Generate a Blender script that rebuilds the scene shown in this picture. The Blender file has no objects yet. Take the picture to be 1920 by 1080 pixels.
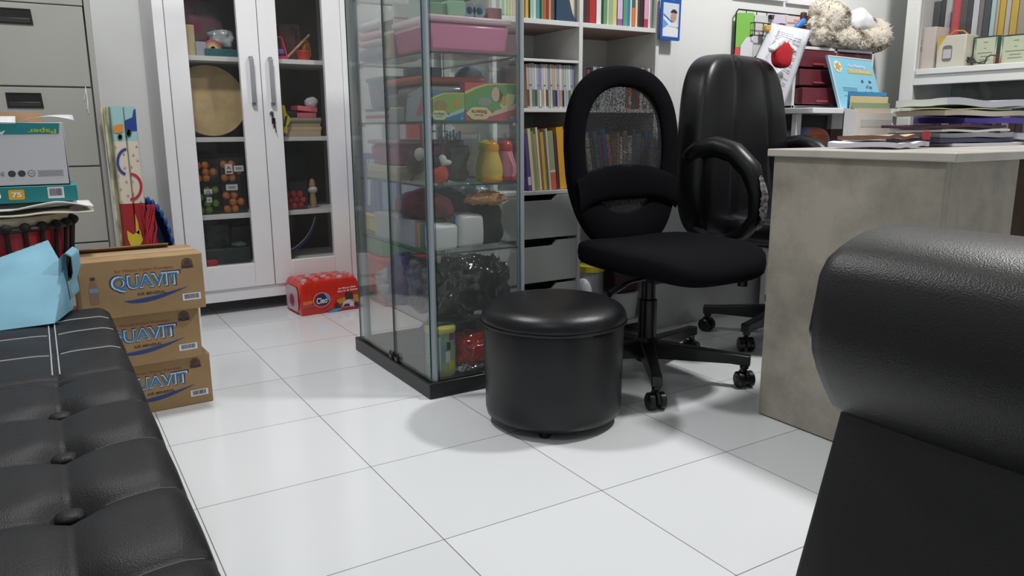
import bpy, bmesh, math, random
from mathutils import Vector, Matrix, noise
PI = math.pi
random.seed(7)
SC = bpy.context.scene
COL = SC.collection
# ---------------------------------------------------------------- camera (solved from the floor grid)
RC = Matrix(((0.85221, -0.52317, -0.00571), (0.11123, 0.17051, 0.97906), (-0.51125, -0.83499, 0.20350)))
CAM = Vector((-0.2136, -2.8695, 0.8077))
FPX = 1433.44
cam_d = bpy.data.cameras.new('camera')
cam = bpy.data.objects.new('camera', cam_d)
COL.objects.link(cam)
mw = RC.transposed().to_4x4()
mw.translation = CAM
cam.matrix_world = mw
cam_d.sensor_width = 36.0
cam_d.lens = FPX / 1920 * 36
cam_d.clip_start = 0.02
SC.camera = cam

def P(u, v, X=None, Y=None, Z=None):
    """the point of the room seen at pixel (u, v) of the photo, on the plane X=, Y= or Z="""
    d = RC.transposed() @ Vector(((u - 960) / FPX, -(v - 540) / FPX, -1))
    if X is not None: t = (X - CAM.x) / d.x
    elif Y is not None: t = (Y - CAM.y) / d.y
    else: t = (Z - CAM.z) / d.z
    return CAM + d * t

# ---------------------------------------------------------------- materials
def lin(c):
    c = c / 255
    return c / 12.92 if c <= .04045 else ((c + .055) / 1.055) ** 2.4
def rgb(t): return (lin(t[0]), lin(t[1]), lin(t[2]), 1)
MATS = {}
def M(name, col=(200, 200, 200), rough=.5, metal=0, spec=.5, var=0, vs=8, bump=0, bs=60, alpha=1, emit=0, col2=None, kind='noise', coat=0):
    if name in MATS: return MATS[name]
    m = bpy.data.materials.new(name); m.use_nodes = True
    nt = m.node_tree; N = nt.nodes; L = nt.links
    b = N['Principled BSDF']
    b.inputs['Base Color'].default_value = rgb(col)
    b.inputs['Roughness'].default_value = rough
    b.inputs['Metallic'].default_value = metal
    b.inputs['Specular IOR Level'].default_value = spec
    if coat: b.inputs['Coat Weight'].default_value = coat; b.inputs['Coat Roughness'].default_value = .15
    tc = N.new('ShaderNodeTexCoord')
    if var or col2:
        nz = N.new('ShaderNodeTexNoise'); nz.inputs['Scale'].default_value = vs; nz.inputs['Detail'].default_value = 5
        L.new(tc.outputs['Object'], nz.inputs['Vector'])
        cr = N.new('ShaderNodeValToRGB')
        c2 = col2 or tuple(max(0, c * (1 - var)) for c in col)
        c1 = col if col2 else tuple(min(255, c * (1 + var * .6)) for c in col)
        cr.color_ramp.elements[0].position = .36; cr.color_ramp.elements[1].position = .64
        cr.color_ramp.elements[0].color = rgb(c2); cr.color_ramp.elements[1].color = rgb(c1)
        L.new(nz.outputs['Fac'], cr.inputs['Fac']); L.new(cr.outputs['Color'], b.inputs['Base Color'])
    if bump:
        if kind == 'leather':
            t = N.new('ShaderNodeTexVoronoi'); t.inputs['Scale'].default_value = bs; out = t.outputs['Distance']
        else:
            t = N.new('ShaderNodeTexNoise'); t.inputs['Scale'].default_value = bs; t.inputs['Detail'].default_value = 4; out = t.outputs['Fac']
        L.new(tc.outputs['Object'], t.inputs['Vector'])
        bp = N.new('ShaderNodeBump'); bp.inputs['Strength'].default_value = bump; bp.inputs['Distance'].default_value = .002
        L.new(out, bp.inputs['Height']); L.new(bp.outputs['Normal'], b.inputs['Normal'])
    if alpha < 1:
        b.inputs['Alpha'].default_value = alpha
    if emit:
        b.inputs['Emission Color'].default_value = rgb(col); b.inputs['Emission Strength'].default_value = emit
    MATS[name] = m
    return m

def C(col, rough=.5, **k):
    """a plain painted/printed material of one colour"""
    return M('tone_%d_%d_%d_%d' % (col[0], col[1], col[2], int(rough * 100)), col, rough, **k)

def glass_mat(name, tint, refl=1.0, haze=0.0):
    m = bpy.data.materials.new(name); m.use_nodes = True
    nt = m.node_tree; N = nt.nodes; L = nt.links
    N.remove(N['Principled BSDF'])
    tr = N.new('ShaderNodeBsdfTransparent'); tr.inputs['Color'].default_value = rgb(tint)
    gl = N.new('ShaderNodeBsdfGlossy'); gl.inputs['Roughness'].default_value = .02
    fr = N.new('ShaderNodeFresnel'); fr.inputs['IOR'].default_value = 1.45
    ml = N.new('ShaderNodeMath'); ml.operation = 'MULTIPLY'; ml.inputs[1].default_value = refl
    mx = N.new('ShaderNodeMixShader')
    L.new(fr.outputs[0], ml.inputs[0]); L.new(ml.outputs[0], mx.inputs[0])
    src = tr.outputs[0]
    if haze:
        df = N.new('ShaderNodeBsdfDiffuse'); df.inputs['Color'].default_value = rgb((215, 222, 222))
        m2 = N.new('ShaderNodeMixShader'); m2.inputs[0].default_value = haze
        L.new(tr.outputs[0], m2.inputs[1]); L.new(df.outputs[0], m2.inputs[2]); src = m2.outputs[0]
    L.new(src, mx.inputs[1]); L.new(gl.outputs[0], mx.inputs[2])
    L.new(mx.outputs[0], N['Material Output'].inputs['Surface'])
    MATS[name] = m
    return m
GLASS = glass_mat('clear_glass', (252, 254, 253), .5, .042)  # diffuse haze stands in for the whitish veil of reflections
GLASS2 = glass_mat('shelf_glass', (254, 255, 254), .35, .004)
PANE = glass_mat('cabinet_pane', (250, 250, 250), .3, .012)
CLEARP = glass_mat('clear_plastic', (250, 250, 250), .5, .012)
GEDGE = M('glass_edge_green', (30, 72, 66), .15)

def mesh_fabric():
    m = bpy.data.materials.new('black_net_fabric'); m.use_nodes = True
    nt = m.node_tree; N = nt.nodes; L = nt.links
    b = N['Principled BSDF']; b.inputs['Base Color'].default_value = rgb((24, 24, 28)); b.inputs['Roughness'].default_value = .8
    tc = N.new('ShaderNodeTexCoord'); ck = N.new('ShaderNodeTexVoronoi'); ck.inputs['Scale'].default_value = 330
    L.new(tc.outputs['Object'], ck.inputs['Vector'])
    mr = N.new('ShaderNodeMapRange'); mr.inputs['From Min'].default_value = .25; mr.inputs['From Max'].default_value = .55
    mr.inputs['To Min'].default_value = .42; mr.inputs['To Max'].default_value = .96
    L.new(ck.outputs['Distance'], mr.inputs['Value'])
    tr = N.new('ShaderNodeBsdfTransparent'); mx = N.new('ShaderNodeMixShader')
    L.new(mr.outputs[0], mx.inputs[0]); L.new(tr.outputs[0], mx.inputs[1]); L.new(b.outputs[0], mx.inputs[2])
    L.new(mx.outputs[0], N['Material Output'].inputs['Surface'])
    return m
NET = mesh_fabric()

def floor_mat():
    m = bpy.data.materials.new('white_glazed_tile'); m.use_nodes = True
    nt = m.node_tree; N = nt.nodes; L = nt.links
    b = N['Principled BSDF']
    tc = N.new('ShaderNodeTexCoord'); br = N.new('ShaderNodeTexBrick')
    br.offset = 0; br.squash = 1
    br.inputs['Scale'].default_value = 1; br.inputs['Brick Width'].default_value = .4; br.inputs['Row Height'].default_value = .4
    br.inputs['Mortar Size'].default_value = .0012; br.inputs['Mortar Smooth'].default_value = .2
    br.inputs['Color1'].default_value = rgb((226, 229, 232)); br.inputs['Color2'].default_value = rgb((221, 224, 227))
    br.inputs['Mortar'].default_value = rgb((120, 118, 112))
    L.new(tc.outputs['Object'], br.inputs['Vector']); L.new(br.outputs['Color'], b.inputs['Base Color'])
    nz = N.new('ShaderNodeTexNoise'); nz.inputs['Scale'].default_value = 3
    L.new(tc.outputs['Object'], nz.inputs['Vector'])
    mr = N.new('ShaderNodeMapRange'); mr.inputs['To Min'].default_value = .10; mr.inputs['To Max'].default_value = .2
    L.new(nz.outputs['Fac'], mr.inputs['Value']); L.new(mr.outputs[0], b.inputs['Roughness'])
    bp = N.new('ShaderNodeBump'); bp.inputs['Strength'].default_value = .25; bp.inputs['Distance'].default_value = .001; bp.invert = True
    L.new(br.outputs['Fac'], bp.inputs['Height']); L.new(bp.outputs['Normal'], b.inputs['Normal'])
    b.inputs['Specular IOR Level'].default_value = .45
    return m

# ---------------------------------------------------------------- mesh building
class MB:
    def __init__(s): s.v = []; s.f = []; s.m = []
    def add(s, vs, fs, mi=0):
        b = len(s.v); s.v += [Vector(p) for p in vs]
        for f in fs: s.f.append(tuple(b + i for i in f)); s.m.append(mi)
        return s
    def box(s, x0, x1, y0, y1, z0, z1, mi=0, T=None):
        vs = [Vector((x, y, z)) for z in (z0, z1) for y in (y0, y1) for x in (x0, x1)]
        if T is not None: vs = [T @ p for p in vs]
        return s.add(vs, [(0, 2, 3, 1), (4, 5, 7, 6), (0, 1, 5, 4), (2, 6, 7, 3), (0, 4, 6, 2), (1, 3, 7, 5)], mi)
    def tube(s, pts, r, n=10, closed=False, mi=0, flat=1.0, caps=True):
        pts = [Vector(p) for p in pts]; k = len(pts); b = len(s.v)
        up = Vector((0, 0, 1)); prev = None
        for i, p in enumerate(pts):
            a = pts[i - 1] if (i or closed) else p
            c = pts[(i + 1) % k] if (i < k - 1 or closed) else p
            t = (c - a)
            t = t.normalized() if t.length > 1e-9 else up
            if prev is None:
                x = t.cross(up) if abs(t.z) < .95 else t.cross(Vector((0, 1, 0)))
            else: x = prev - t * prev.dot(t)
            x.normalize(); prev = x; y = t.cross(x)
            rr = r[i] if isinstance(r, (list, tuple)) else r
            for j in range(n):
                a_ = 2 * PI * j / n
                s.v.append(p + x * math.cos(a_) * rr + y * math.sin(a_) * rr * flat)
        for i in range(k if closed else k - 1):
            for j in range(n):
                i2 = (i + 1) % k
                s.f.append((b + i * n + j, b + i * n + (j + 1) % n, b + i2 * n + (j + 1) % n, b + i2 * n + j)); s.m.append(mi)
        if not closed and caps:
            s.f.append(tuple(b + j for j in reversed(range(n)))); s.m.append(mi)
            s.f.append(tuple(b + (k - 1) * n + j for j in range(n))); s.m.append(mi)
        return s
    def lathe(s, prof, c=(0, 0, 0), n=32, mi=0, T=None, mis=None):
        b = len(s.v); c = Vector(c)
        for r, z in prof:
            for j in range(n):
                a = 2 * PI * j / n; p = Vector((r * math.cos(a), r * math.sin(a), z))
                s.v.append((T @ p if T is not None else p) + c)
        for i in range(len(prof) - 1):
            for j in range(n):
                s.f.append((b + i * n + j, b + i * n + (j + 1) % n, b + (i + 1) * n + (j + 1) % n, b + (i + 1) * n + j))
                s.m.append(mis[i] if mis else mi)
        s.f.append(tuple(b + j for j in reversed(range(n)))); s.m.append(mis[0] if mis else mi)
        s.f.append(tuple(b + (len(prof) - 1) * n + j for j in range(n))); s.m.append(mis[-1] if mis else mi)
        return s
    def prism(s, loopA, loopB, mi=0):
        n = len(loopA)
        fs = [tuple(reversed(range(n))), tuple(range(n, 2 * n))] + [(i, (i + 1) % n, n + (i + 1) % n, n + i) for i in range(n)]
        return s.add(list(loopA) + list(loopB), fs, mi)
    def loft(s, loops, mi=0, caps=True):
        n = len(loops[0]); b = len(s.v)
        for l in loops: s.v += [Vector(p) for p in l]
        for i in range(len(loops) - 1):
            for j in range(n):
                s.f.append((b + i * n + j, b + i * n + (j + 1) % n, b + (i + 1) * n + (j + 1) % n, b + (i + 1) * n + j)); s.m.append(mi)
        if caps:
            s.f.append(tuple(b + j for j in reversed(range(n)))); s.m.append(mi)
            s.f.append(tuple(b + (len(loops) - 1) * n + j for j in range(n))); s.m.append(mi)
        return s
    def grid(s, fn, nu, nv, mi=0, mif=None):
        b = len(s.v)
        for j in range(nv + 1):
            for i in range(nu + 1): s.v.append(Vector(fn(i / nu, j / nv)))
        w = nu + 1
        for j in range(nv):
            for i in range(nu):
                s.f.append((b + j * w + i, b + j * w + i + 1, b + (j + 1) * w + i + 1, b + (j + 1) * w + i))
                s.m.append(mif((i + .5) / nu, (j + .5) / nv) if mif else mi)
        return s
    def blob(s, c, r, e=1.0, amp=0, freq=8, seed=0, nu=24, nv=16, mi=0, T=None, fn=None, e2=None, crum=0, lim=None):
        """super-ellipsoid (e=1 round, e->0 boxy) with lumpy noise"""
        c = Vector(c); b = len(s.v); e2 = e2 or e
        sg = lambda q, k: math.copysign(abs(q) ** k, q)
        for j in range(nv + 1):
            ph = -PI / 2 + PI * j / nv
            for i in range(nu):
                th = 2 * PI * i / nu
                p = Vector((r[0] * sg(math.cos(ph), e2) * sg(math.cos(th), e), r[1] * sg(math.cos(ph), e2) * sg(math.sin(th), e), r[2] * sg(math.sin(ph), e2)))
                if amp:
                    q = (p + c) * freq + Vector((seed * 7.3, seed * 3.1, seed * 1.7))
                    p = p * (1 + amp * noise.noise(q)) + p.normalized() * amp * .5 * min(r) * noise.noise(q * 2.3)
                if crum:
                    q = (p + c) * freq * 2.2 + Vector((seed * 5.1, seed * 2.3, seed))
                    p = p + p.normalized() * crum * (.5 - abs(noise.noise(q)) * 2.2 + .5 * noise.noise(q * 2.7))
                if fn: p = fn(p)
                w = (T @ p if T is not None else p) + c
                if lim: w = Vector([min(max(w[k], lim[k][0]), lim[k][1]) for k in range(3)])
                s.v.append(w)
        for j in range(nv):
            for i in range(nu):
                s.f.append((b + j * nu + i, b + j * nu + (i + 1) % nu, b + (j + 1) * nu + (i + 1) % nu, b + (j + 1) * nu + i)); s.m.append(mi)
        return s
    def build(s, name, mats, parent=None, world=True, bevel=0, seg=2, smooth=35, sub=0, remesh=0, solid=0, weld=True):
        me = bpy.data.meshes.new(name)
        vs = s.v
        if parent is not None and world:
            inv = wm(parent).inverted(); vs = [inv @ p for p in vs]
        me.from_pydata([tuple(p) for p in vs], [], s.f)
        if not isinstance(mats, (list, tuple)): mats = [mats]
        for m in mats: me.materials.append(m)
        me.polygons.foreach_set('material_index', s.m)
        bm = bmesh.new(); bm.from_mesh(me)
        if weld: bmesh.ops.remove_doubles(bm, verts=bm.verts, dist=1e-6)
        bmesh.ops.recalc_face_normals(bm, faces=bm.faces); bm.to_mesh(me); bm.free()
        if smooth:
            me.polygons.foreach_set('use_smooth', [True] * len(me.polygons))
            if smooth < 180: me.set_sharp_from_angle(angle=math.radians(smooth))
        o = bpy.data.objects.new(name, me); COL.objects.link(o)
        if parent is not None: o.parent = parent
        if bevel:
            b = o.modifiers.new('edge', 'BEVEL'); b.width = bevel; b.segments = seg; b.limit_method = 'ANGLE'; b.angle_limit = math.radians(40)
        if solid:
            b = o.modifiers.new('thick', 'SOLIDIFY'); b.thickness = solid
        if remesh:
            b = o.modifiers.new('skin', 'REMESH'); b.mode = 'VOXEL'; b.voxel_size = remesh; b.use_smooth_shade = True
        if sub:
            b = o.modifiers.new('sub', 'SUBSURF'); b.levels = sub; b.render_levels = sub
        return o

def wm(o):
    m = o.matrix_basis.copy()
    while o.parent is not None:
        o = o.parent; m = o.matrix_basis @ m
    return m
def tag(o, label, cat, group=None, kind=None):
    o['label'] = label; o['category'] = cat
    if group: o['group'] = group
    if kind: o['kind'] = kind
    return o
def thing(name, label, cat, loc=(0, 0, 0), rotz=0, group=None):
    o = bpy.data.objects.new(name, None); COL.objects.link(o)
    o.empty_display_size = .05; o.location = loc; o.rotation_euler = (0, 0, rotz)
    return tag(o, label, cat, group)
def dup(root, loc, rotz=None, label=None, group=None):
    def rec(o, par):
        c = o.copy(); COL.objects.link(c)
        if par is not None: c.parent = par
        for ch in [x for x in kids.get(o.name, [])]: rec(ch, c)
        return c
    kids = {}
    for o in COL.objects:
        if o.parent is not None: kids.setdefault(o.parent.name, []).append(o)
    r = rec(root, None); r.location = loc
    if rotz is not None: r.rotation_euler = (0, 0, rotz)
    if label: r['label'] = label
    if group: r['group'] = group
    return r
def bx(x0, x1, y0, y1, z0, z1): return MB().box(x0, x1, y0, y1, z0, z1)
def cyl(p0, p1, r, n=20, r2=None): return MB().tube([p0, p1], [r, r if r2 is None else r2], n)
def struct(name, mb, m, **k):
    o = mb.build(name, m, **k); o['kind'] = 'structure'; return o

class Fr:
    """a flat face of some thing: origin, right and up directions; n looks out of it"""
    def __init__(s, o, r, u):
        s.o = Vector(o); s.r = Vector(r).normalized(); s.u = Vector(u).normalized(); s.n = s.r.cross(s.u).normalized()
    def pt(s, a, b, c=0): return s.o + s.r * a + s.u * b + s.n * c
def patch(name, fr, poly, m, parent, off=.0006, th=.0006, label=None):
    o = MB().prism([fr.pt(a, b, off - th) for a, b in poly], [fr.pt(a, b, off) for a, b in poly]).build(name, m, parent, smooth=0)
    if label: o['label'] = label
    return o
def rect(a, b, w, h): return [(a - w / 2, b - h / 2), (a + w / 2, b - h / 2), (a + w / 2, b + h / 2), (a - w / 2, b + h / 2)]
def ell(a, b, rx, ry, n=24, t0=0, t1=2 * PI): return [(a + rx * math.cos(t0 + (t1 - t0) * i / n), b + ry * math.sin(t0 + (t1 - t0) * i / n)) for i in range(n)]
def rrect(a, b, w, h, r, n=5):
    out = []
    for cx, cy, t in ((a + w / 2 - r, b + h / 2 - r, 0), (a - w / 2 + r, b + h / 2 - r, 1), (a - w / 2 + r, b - h / 2 + r, 2), (a + w / 2 - r, b - h / 2 + r, 3)):
        for i in range(n + 1):
            g = (t + i / n) * PI / 2; out.append((cx + r * math.cos(g), cy + r * math.sin(g)))
    return out
def text(name, body, fr, a, b, w, h, m, parent, off=.0012, bold=0, shear=0, rot=0, th=.0004, spacing=1):
    cu = bpy.data.curves.new(name, 'FONT'); cu.body = body; cu.align_x = 'CENTER'; cu.align_y = 'CENTER'
    cu.offset = bold; cu.shear = shear; cu.resolution_u = 3; cu.space_character = spacing
    t = bpy.data.objects.new(name, cu); COL.objects.link(t)
    dg = bpy.context.evaluated_depsgraph_get(); dg.update()
    me = bpy.data.meshes.new_from_object(t.evaluated_get(dg))
    bpy.data.objects.remove(t); bpy.data.curves.remove(cu)
    xs = [v.co.x for v in me.vertices]; ys = [v.co.y for v in me.vertices]
    sx = w / max(1e-6, max(xs) - min(xs)); sy = h / max(1e-6, max(ys) - min(ys))
    mx, my = (max(xs) + min(xs)) / 2, (max(ys) + min(ys)) / 2
    inv = wm(parent).inverted(); cr, sr = math.cos(rot), math.sin(rot)
    for v in me.vertices:
        x = (v.co.x - mx) * sx; y = (v.co.y - my) * sy
        v.co = inv @ fr.pt(a + x * cr - y * sr, b + x * sr + y * cr, off)
    me.materials.clear(); me.materials.append(m)
    for p in me.polygons: p.material_index = 0
    o = bpy.data.objects.new(name, me); COL.objects.link(o); o.parent = parent
    return o
def barcode(fr, a, b, w, h, parent, seed=1, name='barcode_label', bar=(60, 62, 90)):
    patch(name, fr, rect(a, b, w, h), C((225, 225, 232)), parent, .0008)
    rnd = random.Random(seed); mb = MB(); x = a - w * .38
    while x < a + w * .38:
        t = rnd.choice((.008, .012, .02)) * w
        mb.prism([fr.pt(p, q, .0008) for p, q in rect(x, b + h * .05, t, h * .66)], [fr.pt(p, q, .0014) for p, q in rect(x, b + h * .05, t, h * .66)])
        x += t + rnd.choice((.012, .018, .026)) * w
    mb.build('barcode_print', C(bar), parent, smooth=0)
ORD = 'first second third fourth fifth sixth seventh eighth ninth tenth eleventh twelfth thirteenth fourteenth fifteenth sixteenth seventeenth eighteenth nineteenth twentieth'.split()
ORD += ['twenty-' + o for o in ORD[:9]] + ['thirtieth'] + ['thirty-' + o for o in ORD[:9]]

LEA = M('black_leather', (17, 16, 20), .5, spec=.28, var=.15, vs=5, bump=.16, bs=520, kind='leather')
LEA2 = M('black_leather_fine', (15, 16, 20), .35, spec=.42, var=.2, vs=6, bump=.12, bs=420, kind='leather')
LEA3 = M('black_leather_grain', (8, 8, 10), .43, spec=.5, var=.15, vs=4, bump=.2, bs=480, kind='leather')
FAB = M('black_fabric', (17, 17, 21), .95, spec=.08, bump=.4, bs=700)
BPL = M('black_plastic', (18, 18, 20), .42, bump=.1, bs=300)
BMT = M('black_metal', (16, 16, 18), .32, bump=.03, bs=200)
CHR = M('chrome', (200, 200, 205), .18, metal=1)
ALU = M('aluminium', (166, 178, 186), .34, metal=.3, bump=.02, bs=90)
WHT = M('white_melamine', (238, 238, 241), .38, var=.015, vs=3, bump=.02, bs=40)
WHT2 = M('white_shelf_board', (222, 224, 222), .45, var=.02, vs=4)
STEEL = M('grey_office_steel', (165, 165, 160), .45, var=.02, vs=2, bump=.03, bs=120)
CARD = M('brown_cardboard', (160, 131, 92), .8, var=.08, vs=7, bump=.15, bs=90)
CARDD = M('cardboard_inner', (140, 110, 78), .85, var=.1, vs=9)
PAPER = M('white_paper', (228, 230, 236), .7, var=.02, vs=10)
WALLM = M('white_wall_paint', (226, 228, 227), .75, var=.02, vs=1.5, bump=.08, bs=150)
DARKB = M('dark_brown_board', (70, 58, 50), .7, var=.15, vs=5)  # brown kept dark to carry the dimness inside the cupboard
# ================================================================ the room
struct('floor', bx(-2.4, 3.6, -4.7, 1.15, -.06, 0), floor_mat(), smooth=0)
struct('ceiling', bx(-2.4, 3.6, -4.7, 1.15, 2.7, 2.76), M('ceiling_white', (232, 232, 230), .8, bump=.05, bs=80), smooth=0)
struct('wall_back', bx(-2.4, 1.84, 1.05, 1.15, 0, 2.7), WALLM, smooth=0)
struct('wall_side', bx(1.84, 1.94, -.58, 1.15, 0, 2.7), WALLM, smooth=0)
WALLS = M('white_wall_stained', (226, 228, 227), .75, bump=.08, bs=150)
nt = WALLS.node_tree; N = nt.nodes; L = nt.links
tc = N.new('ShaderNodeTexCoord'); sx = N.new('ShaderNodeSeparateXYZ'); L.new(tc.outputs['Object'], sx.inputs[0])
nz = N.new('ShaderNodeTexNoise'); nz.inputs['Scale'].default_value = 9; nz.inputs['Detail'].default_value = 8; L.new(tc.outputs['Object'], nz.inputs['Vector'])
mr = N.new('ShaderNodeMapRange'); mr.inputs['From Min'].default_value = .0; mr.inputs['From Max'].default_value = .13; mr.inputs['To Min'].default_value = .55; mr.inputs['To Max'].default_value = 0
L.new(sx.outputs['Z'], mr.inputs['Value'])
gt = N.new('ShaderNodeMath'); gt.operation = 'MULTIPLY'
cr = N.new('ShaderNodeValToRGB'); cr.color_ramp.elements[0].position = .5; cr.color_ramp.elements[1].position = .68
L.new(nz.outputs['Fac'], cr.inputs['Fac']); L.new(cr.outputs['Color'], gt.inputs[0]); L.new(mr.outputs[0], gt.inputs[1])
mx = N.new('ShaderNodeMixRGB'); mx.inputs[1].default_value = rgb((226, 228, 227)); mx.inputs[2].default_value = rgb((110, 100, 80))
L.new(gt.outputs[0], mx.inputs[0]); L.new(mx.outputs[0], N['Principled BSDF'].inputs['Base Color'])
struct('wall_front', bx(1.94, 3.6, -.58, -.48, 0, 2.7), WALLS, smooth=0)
struct('wall_right', bx(3.52, 3.6, -4.7, -.58, 0, 2.7), WALLM, smooth=0)
struct('wall_left', bx(-2.5, -2.4, -4.7, 1.15, 0, 2.7), WALLM, smooth=0)
struct('wall_rear', bx(-2.4, 3.6, -4.8, -4.7, 0, 2.7), WALLM, smooth=0)
# wall panel seam line high on the wall (a surface cable cover)
cc = thing('cable_trunking', 'thin white cable trunking running across the wall above the wire grid', 'trunking')
MB().box(2.23, 2.53, -.596, -.58, 1.322, 1.337).build('cover', WHT, cc, bevel=.002)
MB().box(2.545, 2.95, -.592, -.58, 1.318, 1.34).build('cover', WHT, cc, bevel=.002)

# ---------------------------------------------------------------- light
def area(name, loc, size, power, col=(1, 1, 1), rot=(0, 0, 0)):
    d = bpy.data.lights.new(name, 'AREA'); d.shape = 'DISK'; d.size = size; d.energy = power; d.color = col
    o = bpy.data.objects.new(name, d); COL.objects.link(o); o.location = loc; o.rotation_euler = rot; return o
area('ceiling_lamp', (2.25, -1.78, 2.68), .24, 52, (1, .985, .96))
area('ceiling_lamp', (.15, -.55, 2.68), .3, 34, (1, .985, .975))
area('ceiling_lamp', (-.7, -2.7, 2.68), .5, 11, (.97, .98, 1))  # weak soft fill light, added for highlights on the near leather
w = bpy.data.worlds.new('world'); SC.world = w; w.use_nodes = True
w.node_tree.nodes['Background'].inputs[0].default_value = (.6, .63, .66, 1); w.node_tree.nodes['Background'].inputs[1].default_value = .2
SC.view_settings.view_transform = 'Standard'; SC.view_settings.look = 'None'; SC.view_settings.gamma = 1; SC.view_settings.exposure = 0
SC.view_settings.use_curve_mapping = False
SC.cycles.transparent_max_bounces = 32
SC.cycles.max_bounces = 10
SC.cycles.use_denoising = True

# ================================================================ white cupboard with glass doors
cb = thing('display_cupboard', 'tall white cupboard with two glass doors on short legs against the back wall', 'cupboard', (.66, .65, 0))
m = MB(); m.box(.249, .268, .668, 1.045, .06, 1.85); m.build('side_panel', WHT, cb, bevel=.001)
m = MB(); m.box(1.047, 1.066, .668, 1.045, .06, 1.85); m.build('side_panel', WHT, cb, bevel=.001)
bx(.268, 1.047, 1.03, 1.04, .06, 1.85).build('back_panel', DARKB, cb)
bx(.24, 1.075, .645, 1.045, 1.85, 1.875).build('top_panel', WHT, cb, bevel=.002)
bx(.268, 1.047, .67, 1.03, .19, .208).build('bottom_panel', WHT, cb)
f = MB(); f.box(.249, .2905, .65, .668, .06, 1.85); f.box(1.0315, 1.066, .65, .668, .06, 1.85); f.box(.2905, 1.0315, .65, .668, .058, .113); f.box(.2905, 1.0315, .65, .668, 1.825, 1.85)
f.build('face_frame', WHT, cb, bevel=.0015)
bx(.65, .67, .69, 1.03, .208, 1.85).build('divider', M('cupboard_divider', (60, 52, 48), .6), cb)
for z in (1.121, .78, .442, 1.46):
    bx(.27, 1.045, .70, 1.028, z - .02, z).build('shelf', WHT2, cb, bevel=.001)
for x0, x1, y0, y1 in ((.249, .329, .652, .70), (.985, 1.066, .652, .70), (.249, .30, .99, 1.04), (1.01, 1.066, .99, 1.04)):
    bx(x0, x1, y0, y1, 0, .06).build('leg', WHT, cb, bevel=.002)
for side, (x0, g0, g1, x1, hx) in enumerate(((.2925, .37, .574, .659, .620), (.6625, .741, .947, 1.0295, .702))):
    d = MB(); y0, y1 = .642, .666
    d.box(x0, g0, y0, y1, .115, 1.822); d.box(g1, x1, y0, y1, .115, 1.822); d.box(g0, g1, y0, y1, .115, .221); d.box(g0, g1, y0, y1, 1.74, 1.822)
    d = d.build('door', WHT, cb, bevel=.002)
    bx(g0 - .004, g1 + .004, .652, .656, .217, 1.744).build('glass_pane', PANE, d, smooth=0)
    h = MB(); h.box(hx - .009, hx + .009, .618, .626, .925, 1.112); h.box(hx - .008, hx + .008, .626, .642, .915, .932); h.box(hx - .008, hx + .008, .626, .642, 1.105, 1.122)
    h.build('handle', M('satin_handle', (152, 154, 160), .4, metal=.25), d, bevel=.003)
    if side:
        MB().lathe([(.0, 0), (.010, 0), (.010, .006), (.007, .009), (0, .009)], (.694, .642, .882), 16, T=Matrix.Rotation(PI / 2, 4, 'X')).build('lock', CHR, d)
        k = MB(); k.tube([(.694, .634, .885), (.696, .630, .868), (.698, .630, .86)], .003, 6); k.box(.690, .706, .628, .631, .836, .862); k.box(.697, .702, .6275, .6285, .818, .838)
        k.build('key', M('dark_key', (50, 38, 40), .4, metal=.5), d, bevel=.001)
        MB().tube([(.701, .629, .84), (.706, .629, .815), (.708, .629, .80)], .002, 6).build('key_ring', C((80, 60, 60)), d)

# ================================================================ grey filing cabinet
fc = thing('filing_cabinet', 'grey steel four-drawer filing cabinet with black recessed handles beside the white cupboard', 'cabinet', (-.2, .5, 0))
b = MB(); b.box(-.425, .017, .515, 1.04, .03, 1.30); b.box(-.425, -.412, .5, .515, .03, 1.30); b.box(-.004, .017, .5, .515, .03, 1.3); b.box(-.412, -.004, .5, .515, 1.263, 1.3); b.box(-.412, -.004, .5, .515, .03, .09)
b.build('body', STEEL, fc, bevel=.002)
for i in range(4):
    z1 = 1.259 - i * .292; z0 = z1 - .286
    d = bx(-.408, -.008, .498, .52, z0, z1).build('drawer', STEEL, fc, bevel=.0015)
    cx = -.227; zt = z1 - .012
    h = MB(); a, bb = [(cx - .056, zt - .008), (cx + .054, zt - .008), (cx + .058, zt - .062), (cx - .054, zt - .062)], [(cx - .05, zt - .012), (cx + .048, zt - .012), (cx + .05, zt - .056), (cx - .048, zt - .056)]
    h.loft([[(x, .4975, z) for x, z in a], [(x, .4945, z) for x, z in a], [(x, .4945, z) for x, z in bb], [(x, .4965, z) for x, z in bb]])
    h = h.build('handle', BPL, d, smooth=0)
    bx(cx - .05, cx + .05, .4925, .4965, zt - .057, zt - .040).build('grip', M('handle_grip', (46, 44, 46), .4), h, bevel=.002)
bx(-.42, .012, .52, 1.03, 0, .03).build('plinth', C((60, 60, 58)), fc)
t = MB()
for (u0, v0, u1, v1) in ((160, 162, 158, 188), (160, 162, 164, 205), (161, 165, 166, 212)):
    t.tube([P(u0, v0, Y=.495), P((u0 + u1) / 2 + 1, (v0 + v1) / 2, Y=.494), P(u1, v1, Y=.495)], .0013, 5)
tag(t.build('tie_string', PAPER), 'short white string ends hanging from a gap in the grey filing cabinet', 'string')

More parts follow.
